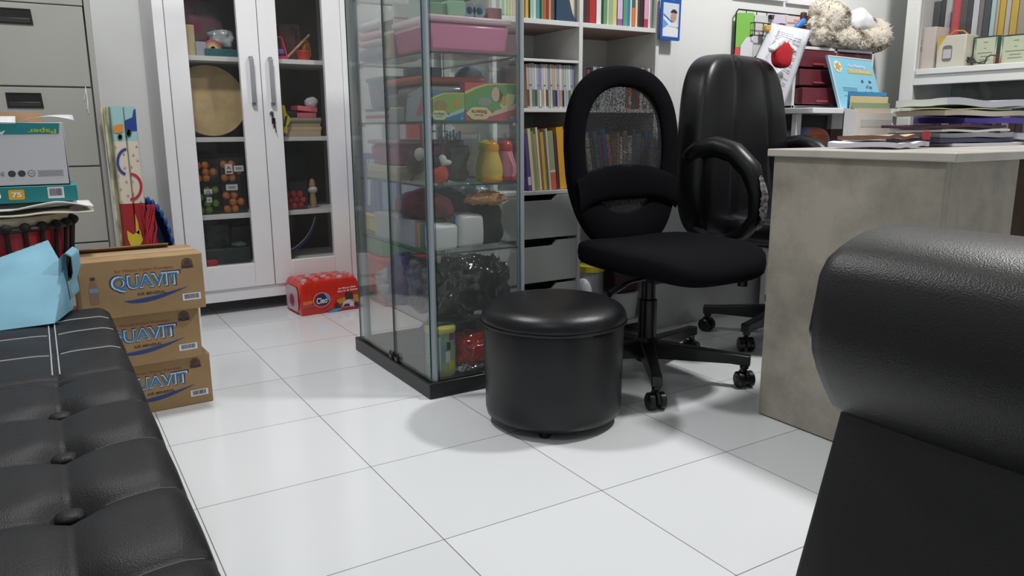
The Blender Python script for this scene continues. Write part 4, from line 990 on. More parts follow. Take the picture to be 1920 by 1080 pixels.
# ================================================================ inside the white cupboard
def pbox(n, label, cat, u0, u1, vt, y, dpt, z, col, group=None, bev=.003, mat=None, top=None):
    """a simple packet seen between pixel columns u0..u1, top at row vt, front at depth y, standing at height z"""
    xa, xb = P(u0, vt, Y=y).x, P(u1, vt, Y=y).x; zt = top or P((u0 + u1) / 2, vt, Y=y).z
    o = MB().box(xa, xb, y, y + dpt, z, zt).build(n, mat or C(col), bevel=bev)
    tag(o, label, cat, group); return o, xa, xb, zt
CS1, CS2, CS3, CS4 = 1.1214, .7804, .4424, .2084
ORG = M('orange_peel', (240, 140, 48), .45, var=.12, vs=30, bump=.15, bs=250)
LIM = M('lime_peel', (132, 172, 62), .4, var=.2, vs=25, bump=.1, bs=250)
REDF = M('red_fruit_skin', (212, 52, 60), .35, var=.2, vs=20)
def fruit_box(x0, x1, zb, h, y, d, label, fruit, fm_, rows, flabel, group, sticker=None, calyx=None):
    t = thing('fruit_container', label, 'container', ((x0 + x1) / 2, y + d / 2, zb), 0, 'clear fruit containers in the cupboard')
    w_ = .0015; m = MB()
    m.box(x0, x1, y, y + w_, zb, zb + h); m.box(x0, x1, y + d - w_, y + d, zb, zb + h); m.box(x0, x0 + w_, y, y + d, zb, zb + h); m.box(x1 - w_, x1, y, y + d, zb, zb + h); m.box(x0, x1, y, y + d, zb, zb + w_)
    m.build('tub', CLEARP, t, smooth=0)
    MB().box(x0 - .002, x1 + .002, y - .002, y + d + .002, zb + h, zb + h + .004).build('lid', CLEARP, t, smooth=0)
    if sticker:
        for a, b, ww, hh, kind in sticker:
            f = Fr((x0 + (x1 - x0) * a, y - .0003, zb + h * b), (1, 0, 0), (0, 0, 1))
            patch('price_sticker', f, rect(0, 0, ww, hh), C((214, 214, 218)), t, .001)
            if kind: patch('sticker_print', f, [(-ww * .35, -hh * .1), (0, hh * .3), (ww * .35, -hh * .1), (0, hh * .08)], C((170, 50, 50)), t, .0016); patch('sticker_print', f, rect(0, -hh * .3, ww * .7, hh * .16), C((60, 60, 64)), t, .0016)
            else: patch('sticker_print', f, rect(0, 0, ww * .6, hh * .4), C((150, 152, 156)), t, .0016)
    rnd = random.Random(int(x0 * 1000) + int(zb * 999)); n = 0
    proto = None
    for (px_, pz, r) in rows:
        for yy in (y + r + .003,):
            n += 1
            if proto is None:
                o = MB().blob((0, 0, 0), (r, r, r * .94), amp=.05, freq=30, seed=n, nu=18, nv=12).build(fruit, fm_, smooth=180)
                c = MB().lathe([(0, 0), (r * .12, 0), (r * .08, r * .05), (0, r * .05)], (0, 0, r * .92), 8).build('stem_end', C(calyx or (70, 80, 40)), o, world=False)
                proto = o
            else: o = dup(proto, (0, 0, 0))
            o.scale = (r / rows[0][2],) * 3
            o.location = (px_, yy, pz); o.rotation_euler = (rnd.uniform(.6, 2.2), rnd.uniform(-.4, .4), rnd.uniform(0, 6))
            tag(o, flabel % ORD[n - 1], fruit, group)
def packed(x0, x1, zb, r, nrow, seed, jit=.15, zoff=0):
    rnd = random.Random(seed); out = []
    for k in range(nrow):
        n = max(1, int((x1 - x0 - .003 + .0001) / (2 * r))); off = (x1 - x0 - n * 2 * r) / 2
        for i in range(n):
            sh = off * (.9 if k % 2 else -.9)
            out.append((x0 + off + r + i * 2 * r + sh + rnd.uniform(-jit, jit) * r * .3, zb + r + .002 + k * r * 1.78, r * .985))
    return out
def fx(u, v): q = P(u, v, Y=.73); return q.x, q.z
g0, g1 = .375, .572
s1 = [(.5, .75, .034, .022, 1), (.52, .48, .022, .022, 0)]
xm = .472
r_ = .0165
fruit_box(g0 - .01, xm - .003, CS3 + .0005, .135, .73, .11, 'clear tub of small green limes on the third cupboard shelf', 'lime', LIM, packed(g0 - .008, xm - .005, CS3, r_, 4, 1), 'green lime in the clear tub, %s counted from the bottom row up', 'limes in the tub', s1, (60, 80, 30))
fruit_box(xm + .003, g1 + .008, CS3 + .0005, .135, .73, .11, 'clear tub of oranges with a grey label, lower of the two beside the door handle', 'orange', ORG, packed(xm + .005, g1 + .006, CS3, .0172, 3, 2), 'orange in the lower tub beside the limes, %s counted from the bottom row up', 'oranges in the lower tub', [(.42, .86, .05, .026, 0)])
z2 = CS3 + .1405
fruit_box(g0 - .01, xm - .003, z2, .10, .73, .11, 'clear tub of oranges stacked on top of the limes tub', 'orange', ORG, packed(g0 - .008, xm - .005, z2, .0162, 3, 3), 'orange in the tub on the limes, %s counted from the bottom row up', 'oranges in the tub on the limes', [(.04, .5, .012, .03, 0)])
fruit_box(xm + .003, g1 + .008, z2, .105, .73, .11, 'clear tub of oranges with two white stickers stacked on another oranges tub', 'orange', ORG, packed(xm + .005, g1 + .006, z2, .0165, 3, 4), 'orange behind the white stickers, %s counted from the bottom row up', 'oranges in the stickered tub', [(.35, .55, .032, .044, 1), (.76, .56, .042, .026, 0)])
fruit_box(.748, .860, CS3 + .0005, .125, .73, .12, 'clear tub of small red fruits on the third shelf, beyond the cupboard lock', 'red_fruit', REDF, packed(.75, .858, CS3, .0155, 3, 5), 'small red fruit in the clear tub, %s counted from the bottom row up', 'red fruits in the tub', None, (70, 110, 50))
pbox('dark_box', 'dark lidded box at the back of the fruit shelf', 'box', 372, 462, 288, .9, .1, CS3 + .0004, (48, 46, 48))
o, xa, xb, zt = pbox('dark_bag', 'dark bag slumped at the back behind the red fruits', 'bag', 530, 575, 285, .88, .12, CS3 + .0004, (38, 34, 38), bev=.02)
d_ = thing('wooden_doll', 'small pale wooden figure wrapped in paper standing beside the red fruits', 'doll', (.90, .76, CS3))
m = MB(); m.lathe([(0, 0), (.016, 0), (.017, .03), (.012, .07), (.014, .09), (.016, .11), (.012, .13), (0, .14)], (.90, .78, CS3 + .0005), 16); m.build('figure_body', M('pale_wood', (176, 146, 112), .6, var=.1, vs=20), d_)
MB().blob((.90, .778, CS3 + .085), (.021, .021, .018), amp=.2, freq=40, nu=14, nv=10).build('paper_wrap', C((210, 206, 204)), d_)
# second shelf
wv = thing('woven_tray', 'large round woven tan tray leaning inside the white cupboard', 'tray', (.47, .76, CS2))
TAN = M('woven_tan', (196, 170, 122), .7, var=.08, vs=12, bump=.3, bs=120)
cW = Vector((.468, .79, CS2 + .158)); T = Matrix.Rotation(math.radians(80), 4, 'X')
m = MB(); prf = []
for i in range(30):
    r = .151 * i / 29; prf.append((max(.0005, r), -.02 + .02 * (i / 29) ** 2 + .003 * (i % 2)))
m.lathe(prf, cW, 56, T=T, mis=[1 if i % 4 == 3 else 0 for i in range(29)]); m.build('woven_disc', [TAN, M('woven_dark', (150, 122, 82), .8, bump=.3, bs=120)], wv, smooth=60)
MB().tube([cW + T @ Vector((.152 * math.cos(a), .152 * math.sin(a), .0)) for a in [2 * PI * i / 56 for i in range(56)]], .004, 8, closed=True).build('rim', TAN, wv)
pbox('paper_box', 'grey box resting behind the round woven tray on the second shelf', 'box', 352, 418, 168, .86, .1, CS2 + .0004, (120, 114, 108))
pf = thing('picture_frame', 'brown wooden frame standing behind the woven tray', 'frame', (.48, .98, CS2 + .0005))
m = MB(); a0, a1, b0_, b1_ = .36, .57, CS2 + .0005, CS2 + .265
for q in ((a0, a1, b1_ - .016, b1_), (a0, a1, b0_, b0_ + .016), (a0, a0 + .016, b0_, b1_), (a1 - .016, a1, b0_, b1_)): m.box(q[0], q[1], .985, 1.0, q[2], q[3])
m.build('frame_border', M('frame_wood', (120, 82, 58), .5, var=.15, vs=15), pf); bx(a0 + .01, a1 - .01, .993, .998, b0_ + .01, b1_ - .01).build('picture', C((150, 126, 104)), pf)
z = CS2 + .0005
for i, (h, col, cn, dx) in enumerate(((.026, (190, 168, 140), 'thick cream', 0), (.018, (196, 176, 144), 'pale tan', .004), (.012, (170, 160, 120), 'sandy', -.002), (.012, (120, 100, 88), 'brown', .003), (.014, (150, 156, 128), 'grey-green', .005))):
    o = MB().box(.765 + dx, .935 + dx, .71, .86, z, z + h).build('book', C(col, .7), bevel=.001); tag(o, '%s book in the flat pile on the second cupboard shelf, %s from the bottom' % (cn, ORD[i]), 'book', 'flat pile of books in the cupboard'); z += h + .0004
for i, (rz, col) in enumerate(((-.1, (206, 96, 112)), (.06, (214, 104, 118)))):
    o = MB().box(-.047, .047, -.05, .05, 0, .022).build('notebook', C(col, .5), bevel=.002); o.location = (.88, .78, z); o.rotation_euler = (0, .10 if i else 0, rz)
    tag(o, ('lower' if i == 0 else 'upper') + ' pink notebook resting on the flat pile of books', 'notebook', 'pink notebooks'); z += .0285 if i == 0 else .026
yt = thing('toy_figure', 'flat yellow bee-like toy shape leaning beside the pile of books', 'toy', (.76, .70, CS2))
fy = Fr((.757, .70, CS2 + .075), (1, 0, 0), (0, .15, 1))
patch('toy_body', fy, [(.026 * (1 + .25 * math.cos(5 * a)) * math.cos(a), .06 * (1 + .12 * math.cos(5 * a)) * math.sin(a)) for a in [2 * PI * i / 40 for i in range(40)]], C((196, 178, 40)), yt, .01, .012)
patch('toy_mark', fy, [(-.002, -.03), (.006, -.034), (.018, .006), (.022, .02), (.010, .012)], C((30, 28, 30)), yt, .012)
o = MB().box(-.03, .03, -.04, .04, 0, .03).build('black_case', C((32, 28, 32)), bevel=.006); o.location = (.802, .76, CS2 + .084); tag(o, 'small black case beside the pink notebooks', 'case')
w_ = tag(MB().blob((.925, .80, CS2 + .155), (.03, .03, .024), amp=.4, freq=30, seed=4).build('tissue', C((206, 206, 208), .6), smooth=180), 'crumpled white tissue on the pink notebooks', 'tissue')
# top visible shelf
tt = thing('teal_tray', 'teal plastic tray with a rainbow toy on the highest visible cupboard shelf', 'tray', (.52, .74, CS1))
MB().box(.452, .585, .72, .86, CS1 + .0004, CS1 + .033).build('tray_body', C((34, 96, 100)), tt, bevel=.003)
rbw = thing('rainbow_toy', 'small rainbow arch toy sitting on the teal tray', 'toy', (.49, .75, CS1 + .034))
for i, col in enumerate(((200, 90, 100), (216, 150, 130), (222, 196, 110), (226, 218, 200))):
    r = .034 - .007 * i; MB().tube([(.49 + r * math.cos(a), .745, CS1 + .034 + r * math.sin(a)) for a in [PI * k / 14 for k in range(15)]], .0036, 8).build('arch_band', C(col), rbw)
def bagblob(n, label, c, r, mat, amp=.3, fq=22, seed=1, e=.8, cat='bag', nu=40, nv=26, **k):
    o = MB().blob(c, r, e=e, amp=amp, freq=fq, seed=seed, nu=nu, nv=nv, **k).build(n, mat, smooth=180); return tag(o, label, cat)
CRY = M('shiny_clear_wrap', (176, 182, 184), .12, spec=.8, bump=.5, bs=45)
bagblob('plastic_bag', 'crinkled clear plastic bag lying across the teal tray', (.535, .80, CS1 + .078), (.055, .05, .043), CRY, .35, 30, 2)
pbox('lilac_bag', 'lilac packet beside the teal tray in the cupboard', 'packet', 366, 386, 78, .73, .06, CS1 + .0004, (166, 166, 182))
pbox('cream_box', 'small cream box standing against the cupboard side', 'box', 346, 363, 46, .74, .08, CS1 + .0004, (196, 184, 140), bev=.002)
bagblob('cloth_bundle', 'dark red patterned cloth bundle at the back of the top shelf', (.47, .92, CS1 + .13), (.10, .09, .125), M('red_floral_cloth', (130, 40, 66), .8, col2=(84, 84, 90), vs=14), .15, 12, 3, cat='cloth')
sw_ = thing('toy_swing', 'pink toy swing set holding a purple seat on the upper cupboard shelf', 'toy', (.77, .76, CS1))
PK, PU = C((196, 44, 84)), C((128, 112, 190))
for x in (.745, .802):
    for y_, yy in ((.715, .75), (.79, .755)): MB().tube([(x, y_, CS1 + .002), (x * .55 + .773 * .45, yy, CS1 + .098)], .004, 8).build('swing_leg', PK, sw_)
MB().tube([(.757, .752, CS1 + .098), (.790, .752, CS1 + .098)], .004, 8).build('swing_bar', PK, sw_)
bx(.742, .805, .712, .72, CS1 + .001, CS1 + .014).build('swing_base', PK, sw_, bevel=.002)
MB().lathe([(0, 0), (.020, .002), (.023, .012), (.021, .022), (0, .024)], (.773, .742, CS1 + .022), 20).build('swing_seat', PU, sw_)
MB().tube([(.773, .748, CS1 + .046), (.768, .750, CS1 + .096)], .003, 6).build('swing_rope', C((120, 40, 60)), sw_)
o = MB().tube([(.806, .73, CS1 + .012), (.925, .77, CS1 + .118)], .0052, 10).build('wooden_stick', M('stick_wood', (172, 146, 112), .6, var=.15, vs=30)); tag(o, 'pale wooden stick leaning across the upper cupboard shelf', 'stick')
bu = thing('toy_bucket', 'small red toy bucket on the upper cupboard shelf', 'bucket', (.885, .74, CS1))
MB().lathe([(0, 0), (.024, 0), (.032, .036), (.034, .038), (.034, .043), (0, .042)], (.882, .748, CS1 + .0005), 20).build('bucket_body', C((196, 56, 40)), bu)
bagblob('foil_wrap', 'shiny gold foil ball poking up behind the red toy bucket', (.905, .79, CS1 + .05), (.025, .022, .05), M('gold_foil', (190, 130, 60), .2, metal=.6, bump=.4, bs=50), .4, 40, 5, cat='wrapper')
pf = thing('framed_picture', 'framed picture of brown leaves at the back of the upper shelf', 'picture', (.86, 1.0, CS1))
bx(.76, .95, 1.0, 1.01, CS1 + .0005, CS1 + .19).build('frame_border', C((126, 112, 102)), pf, bevel=.002); bx(.775, .935, .998, 1.001, CS1 + .02, CS1 + .175).build('picture', M('leaf_picture', (150, 128, 104), .6, col2=(84, 58, 44), vs=24), pf)
pbox('toy_box', 'dull pink toy box at the back beside the framed picture', 'box', 522, 552, 48, .9, .08, CS1 + .0004, (120, 70, 76))
# bottom shelf
pbox('grey_box', 'grey patterned box at the back of the lowest cupboard shelf', 'box', 386, 428, 422, .9, .12, CS4 + .0004, None, mat=M('grey_print', (92, 96, 92), .6, col2=(66, 72, 70), vs=30), bev=.002)
pbox('box', 'dark green flat box on the lowest cupboard shelf', 'box', 384, 470, 466, .76, .12, CS4 + .0004, (40, 56, 52))
pbox('brown_box', 'brown box beside the grey patterned box on the lowest shelf', 'box', 434, 470, 424, .92, .1, CS4 + .0004, (88, 74, 74))
bagblob('silver_bag', 'shiny grey packet lying on the dark green box', (.555, .84, CS4 + .072), (.03, .03, .016), CRY, .3, 30, 8, cat='packet')
pbox('red_wrapper', 'bright red packet in the lower corner of the cupboard', 'packet', 388, 408, 489, .71, .04, CS4 + .0004, (190, 40, 56))
hp = thing('hoop', 'thin blue and white ring toy leaning on the lowest shelf', 'hoop', (.84, .80, CS4))
hc = Vector((.70, .86, .46)); m1 = MB(); m2 = MB()
arc_ = [hc + Vector((.24 * math.sin(a), -.10 * math.cos(a) * .6 , -.24 * math.cos(a))) for a in [.15 + 1.1 * k / 24 for k in range(25)]]
m1.tube(arc_, .006, 8); m1.build('ring', C((60, 56, 130)), hp); m2.tube([p + Vector((-.006, -.004, .007)) for p in arc_], .003, 8); m2.build('white_edge', C((196, 196, 206)), hp)

# ================================================================ red shrink pack of water bottles
wp = thing('water_bottle_pack', 'red shrink-wrapped pack of water bottles on the floor before the white cupboard', 'bottle pack', (.85, .52, 0))
c0, c1 = Vector((.709, .419, 0)), Vector((.985, .436, 0)); ax = (c1 - c0); Lp = ax.length; ax.normalize(); ay = Vector((-ax.y, ax.x, 0)); Dp = .20; Hp = .155
WR = M('red_shrink_film', (206, 42, 26), .22, spec=.6, bump=.12, bs=40)
def wq(a, b, z): return c0 + ax * a + ay * b + Vector((0, 0, z))
m = MB(); loops = []
N_ = 60
for z, k in ((.001, .965), (.012, .995), (.03, 1), (.118, 1), (.134, .97), (.147, .90), (.1515, .80)):
    lp = []
    for s_ in range(4):
        for i in range(N_ // 4 * (2 if s_ % 2 == 0 else 1) // 1):
            n_ = N_ // 4 * (2 if s_ % 2 == 0 else 1); t_ = i / n_
            bump_ = .004 * abs(math.sin(PI * t_ * (5 if s_ % 2 == 0 else 4)))
            if s_ == 0: a, b = Lp * t_, .003 - bump_
            elif s_ == 1: a, b = Lp - .003 + bump_, Dp * t_
            elif s_ == 2: a, b = Lp * (1 - t_), Dp - .003 + bump_
            else: a, b = .003 - bump_, Dp * (1 - t_)
            lp.append(wq(Lp / 2 + (a - Lp / 2) * k, Dp / 2 + (b - Dp / 2) * (.6 + .4 * k if k < .95 else k), z))
    loops.append(lp)
m.loft(loops); m.build('shrink_wrap', WR, wp, smooth=50)
for i in range(5):
    for k in range(4):
        if k in (0, 1, 2):
            q = wq(Lp * (i + .5) / 5, Dp * (k + .5) / 4, .145)
            MB().lathe([(0, 0), (.0145, 0), (.0145, .012), (.012, .016), (0, .0165)], q, 14).build('bottle_cap', C((206, 120, 120) if (i + k) % 3 else (188, 168, 172), .3), wp)
fw = Fr(c0 + Vector((0, 0, 0)) - ay * .0015, ax, (0, 0, 1)); 
def wpx(u_, v_): # photo pixel to face coordinates
    q = P(u_, v_, Y=.425); return ((q - c0).dot(ax), q.z)
def wmark(n, pts, col, off=.0018): patch(n, fw, [wpx(*p) for p in pts], C(col, .35), wp, off, .0006)
def oval(cu, cv, ru, rv, rot=-.25): return [(cu + ru * math.cos(a) * math.cos(rot) - rv * math.sin(a) * math.sin(rot), cv + ru * math.cos(a) * math.sin(rot) + rv * math.sin(a) * math.cos(rot)) for a in [2 * PI * i / 30 for i in range(30)]]
wmark('print_band', [(567, 566), (585, 563), (585, 570), (567, 574)], (226, 110, 50)); wmark('print_band', [(567, 575), (587, 571), (587, 574), (567, 577)], (150, 104, 130), .0020)
wmark('brand_ring', oval(602.5, 562, 17, 14), (232, 150, 150), .0026); wmark('brand_ring', oval(602.5, 562, 15.4, 12.4), (150, 40, 44), .0032); wmark('brand_oval', oval(604, 561, 13.5, 10.6), (34, 44, 84), .0038)
wmark('brand_arc', [(606, 550), (612, 551), (617, 557), (617, 563), (613, 562), (611, 556)], (110, 150, 210), .0044)
cx__, cz__ = wpx(602.5, 563); text('brand_lettering', 'Cleo', fw, cx__, cz__, .05, .027, C((232, 232, 240)), wp, .0052, bold=.02, rot=.02)
for (u0, v0, u1) in ((634, 541, 668), (633, 546, 672)):
    (a, b), (a2, b2) = wpx(u0, v0), wpx(u1, v0 - 4); text('slogan', 'Air Minum Sehat' if v0 == 541 else 'Murni & Sehat', fw, (a + a2) / 2, (b + b2) / 2, a2 - a, .009, C((240, 226, 226)), wp, .0022, rot=.03, bold=.02)
wmark('picture_print', [(632, 562), (650, 556), (660, 553), (676, 552), (676, 566), (632, 570)], (196, 140, 50), .0020)
wmark('picture_print', [(648, 552), (652, 549), (662, 549), (664, 560), (648, 562)], (40, 52, 50), .0026); wmark('picture_print', [(641, 576), (645, 566), (654, 561), (663, 565), (668, 574)], (210, 206, 214), .0030); wmark('picture_print', [(643, 575), (647, 570), (655, 569), (657, 574)], (56, 44, 70), .0036)
wmark('picture_print', [(628, 572), (634, 566), (640, 576), (630, 578)], (60, 48, 50), .0026); wmark('picture_print', [(664, 570), (668, 564), (673, 570), (676, 576), (666, 574)], (62, 52, 70), .0034)
wmark('print_band', [(612, 586), (626, 579), (640, 577), (640, 581), (622, 588)], (90, 150, 190), .0022)
fs = Fr(c0 + ay * (Dp / 2) - ax * .0025, -ay, (0, 0, 1)); patch('side_label', fs, rrect(.0, .07, .15, .11, .03), C((196, 176, 184), .3), wp, .002); patch('side_label_print', fs, ell(.0, .06, .03, .03), C((170, 70, 90), .3), wp, .0028)

# ================================================================ crates and boxes stacked behind the case
def crate(name, label, x0, x1, y0, y1, z0, z1, col, lidc=None):
    t = thing(name, label, 'storage box', ((x0 + x1) / 2, (y0 + y1) / 2, z0), 0, 'coloured boxes stacked behind the display case')
    m = MB(); m.loft([[(x0 + k, y0 + k, z), (x1 - k, y0 + k, z), (x1 - k, y1 - k, z), (x0 + k, y1 - k, z)] for z, k in ((z0, .012), (z1 - .02, .002))]); m.build('box_body', C(col, .35), t, bevel=.006)
    bx(x0 - .003, x1 + .003, y0 - .003, y1 + .003, z1 - .022, z1).build('box_lid', C(lidc or col, .3), t, bevel=.005)
bx_ = (1.085, 1.36, .40, .64)
crate('plastic_crate', 'red plastic storage box on the floor behind the display case, lowest of the stack', 1.08, 1.36, .38, .64, .0005, .115, (214, 70, 70), (206, 40, 36))
crate('plastic_crate', 'red lidded storage box stacked on the lowest red one behind the display case', 1.08, 1.36, .385, .635, .1155, .23, (216, 74, 74), (210, 44, 38))
crate('plastic_crate', 'green lidded storage box above the two red ones', 1.085, 1.35, .39, .63, .2305, .335, (70, 150, 104), (38, 150, 84))
crate('plastic_crate', 'yellow storage box under the blue carton behind the display case', 1.09, 1.35, .395, .63, .3355, .43, (206, 186, 50), (222, 196, 40))
kb = thing('appliance_box', 'blue and white kitchen appliance carton standing on the yellow storage box', 'cardboard box', (1.14, .5, .4305))
KB = C((56, 82, 140), .5)
m = MB(); m.box(1.085, 1.19, .40, .62, .4305, .70); m.build('carton_body', KB, kb, bevel=.002)
fk = Fr((1.1375, .40, .565), (1, 0, 0), (0, 0, 1)); patch('white_panel', fk, rect(0, -.03, .07, .17), C((150, 168, 200)), kb); text('word', 'KRIS', fk, 0, .11, .075, .022, C((214, 220, 232)), kb, bold=.03)
fk2 = Fr((1.085, .51, .565), (0, -1, 0), (0, 0, 1)); text('word', 'KRIS', fk2, .03, .10, .09, .024, C((214, 220, 232)), kb, bold=.03); patch('picture_print', fk2, [(-.03, -.1), (.0, -.1), (.02, .03), (-.02, .05)], C((190, 200, 216)), kb)
tk = thing('appliance_box', 'white toaster carton with a blue band standing beside the blue carton', 'cardboard box', (1.29, .5, .4305))
KW = C((206, 208, 214), .5)
MB().box(1.20, 1.48, .40, .62, .4305, .70).build('carton_body', KW, tk, bevel=.002)
fk = Fr((1.34, .40, .565), (1, 0, 0), (0, 0, 1))
patch('blue_band', fk, rect(.02, .085, .20, .075), C((110, 122, 164)), tk); text('word', 'KRIS', fk, -.03, .085, .075, .03, C((228, 230, 236)), tk, bold=.04); text('word', 'TOASTER', fk, .0, .02, .15, .018, C((120, 122, 128)), tk); patch('picture_print', fk, rect(.02, -.085, .19, .06), C((140, 150, 186)), tk); patch('picture_print', fk, rect(.02, -.03, .18, .035), C((206, 186, 184)), tk)
bx(1.19, 1.50, .395, .63, .001, .43).build('x', KW) if 0 else None
sb = thing('plain_box', 'tall white box on the floor under the toaster carton', 'box', (1.44, .5, 0))
MB().box(1.385, 1.52, .39, .64, .0005, .43).build('box_body', C((196, 196, 206)), sb, bevel=.003); bx(1.383, 1.522, .388, .642, .36, .43).build('box_lid', C((204, 204, 212)), sb, bevel=.003)
ks = thing('appliance_box', 'white appliance carton with a red label, topmost of the pile behind the display case', 'cardboard box', (1.27, .5, .7005))
MB().box(1.10, 1.45, .41, .62, .7005, .895).build('carton_body', C((214, 214, 218)), ks, bevel=.002)
fk = Fr((1.275, .41, .80), (1, 0, 0), (0, 0, 1)); patch('grey_panel', fk, rect(-.115, 0, .085, .16), C((150, 152, 162)), ks); patch('red_panel', fk, rect(-.005, .03, .075, .125), C((206, 96, 104)), ks); text('word', 'KRIS', fk, -.005, .055, .06, .02, C((240, 226, 226)), ks, .0016, bold=.04); patch('pink_panel', fk, rect(-.005, -.06, .075, .05), C((196, 90, 140)), ks); patch('dark_stripe', fk, rect(.105, .0, .13, .006), C((80, 82, 90)), ks)
# ================================================================ inside the glass case
ZB = .0505; Z1, Z2, Z3, Z4, Z5 = [s + .0003 for s in SH[:5]]
def bagblob(n, label, c, r, mat, amp=.3, fq=22, seed=1, e=.8, cat='bag', nu=56, nv=38, crum=.010, **k):
    zs_ = [ZB, Z1, Z2, Z3, Z4, Z5]; zb_ = max([z for z in zs_ if z <= c[2] + .001])
    o = MB().blob(c, r, e=e, amp=amp, freq=fq, seed=seed, nu=nu, nv=nv, crum=crum, lim=((.752, 1.07), (-.822, -.27), (zb_ + .0002, zb_ + .19)), **k).build(n, mat, smooth=180); return tag(o, label, cat)
PINK = M('pink_clear_plastic', (240, 146, 188), .25, spec=.6, alpha=.92)
pk = thing('storage_box', 'pink translucent lidded storage box on the highest visible shelf of the glass case', 'storage box', (.91, -.70, Z5))
def shell(x0, x1, y0, y1, z0, z1, k=.008):
    m = MB(); m.loft([[(x0 + q, y0 + q, z), (x1 - q, y0 + q, z), (x1 - q, y1 - q, z), (x0 + q, y1 - q, z)] for z, q in ((z0, k), (z1, 0))]); return m
shell(.772, 1.045, -.812, -.56, Z5, Z5 + .083).build('box_body', PINK, pk, bevel=.012)
shell(.768, 1.050, -.816, -.556, Z5 + .083, Z5 + .102, 0).build('box_lid', M('pale_pink_lid', (232, 196, 210), .3), pk, bevel=.006)
bagblob('paper_bundle', 'lilac bundle showing through the pink storage box', (.87, -.68, Z5 + .045), (.055, .07, .022), C((170, 130, 190)), .2, 20, 1, cat='bundle') if 0 else None
zl = Z5 + .1025
gb = thing('green_box', 'pale green little box on the lid of the pink storage box', 'box', (.86, -.72, zl))
bx(.845, .90, -.80, -.70, zl, zl + .042).build('box_body', C((160, 200, 170), .5), gb, bevel=.002); bx(.775, .845, -.79, -.70, zl, zl + .035).build('box_side', C((128, 164, 136), .5), gb, bevel=.002)
for i, x in enumerate((.922, .955)):
    o = MB().lathe([(.011, 0), (.021, 0), (.021, .024), (.011, .024), (.011, .0)], (x, -.785, zl + .0215), 24, T=Matrix.Rotation(PI / 2, 4, 'X') @ Matrix.Translation((0, 0, -.024))).build('tape_roll', C((136, 156, 178), .4))
    tag(o, 'dull blue tape roll on the pink box, %s from the pale green box' % ORD[i], 'tape roll', 'tape rolls on the pink box')
o = bx(.982, 1.03, -.79, -.74, zl, zl + .034).build('red_block', C((160, 104, 104)), bevel=.003); tag(o, 'dull red little block on the pink storage box beside the tape rolls', 'block')
pg = thing('paper_punch', 'green pack with a white mark behind the pale green box', 'packet', (.87, -.66, zl))
bx(.80, .96, -.68, -.62, zl, zl + .08).build('pack_body', C((130, 160, 146)), pg, bevel=.004)
# folded clothes and other things at the door side
z = Z5
for i, (h, col, cn, yy, dd) in enumerate(((.05, (92, 102, 132), 'denim blue', -.46, .18), (.022, (196, 160, 166), 'pale mauve', -.45, .17), (.026, (214, 150, 172), 'pink', -.46, .18), (.034, (206, 206, 216), 'white', -.46, .19))):
    o = MB().blob((.835, -.375, z + h / 2), (.078, .095, h / 2), e=.3, e2=.5, amp=.05, freq=18, seed=i, nu=40, nv=12).build('folded_cloth', M('cloth_%d' % i, col, .85, bump=.3, bs=90), smooth=180)
    tag(o, '%s folded cloth in the pile on the top case shelf, %s from the bottom' % (cn, ORD[i]), 'cloth', 'folded clothes in the glass case'); z += h
bb = thing('cardboard_box', 'small brown box with a round window on the top case shelf beside the folded clothes', 'box', (.81, -.66, Z5))
bx(.765, .83, -.55, -.485, Z5, Z5 + .075).build('box_body', C((172, 146, 110), .7), bb, bevel=.002)
patch('round_print', Fr((.765, -.515, Z5 + .04), (0, -1, 0), (0, 0, 1)), ell(0, .008, .02, .022), C((130, 104, 82)), bb)
wh = thing('tissue_holder', 'white wavy-topped tissue holder standing on the small brown box', 'holder', (.80, -.52, Z5 + .0755))
m = MB(); wv_ = [(-.062 + .124 * i / 16, .075 + .010 * math.cos(4 * PI * i / 16)) for i in range(17)]
lp = [(-.062, .04)] + wv_ + [(.062, .04)]
m.prism([(.770, -.52 + a, Z5 + .0755 + b) for a, b in lp], [(.824, -.52 + a, Z5 + .0755 + b) for a, b in lp])
for q in ((-.062, -.05), (.05, .062)): m.box(.770, .824, -.52 + q[0], -.52 + q[1], Z5 + .0755, Z5 + .12)
m.box(.770, .824, -.582, -.458, Z5 + .0755, Z5 + .083); m.build('holder_body', C((214, 214, 212), .4), wh, smooth=0)
bx(.776, .82, -.57, -.47, Z5 + .084, Z5 + .112).build('tray_insert', C((96, 100, 98)), wh)
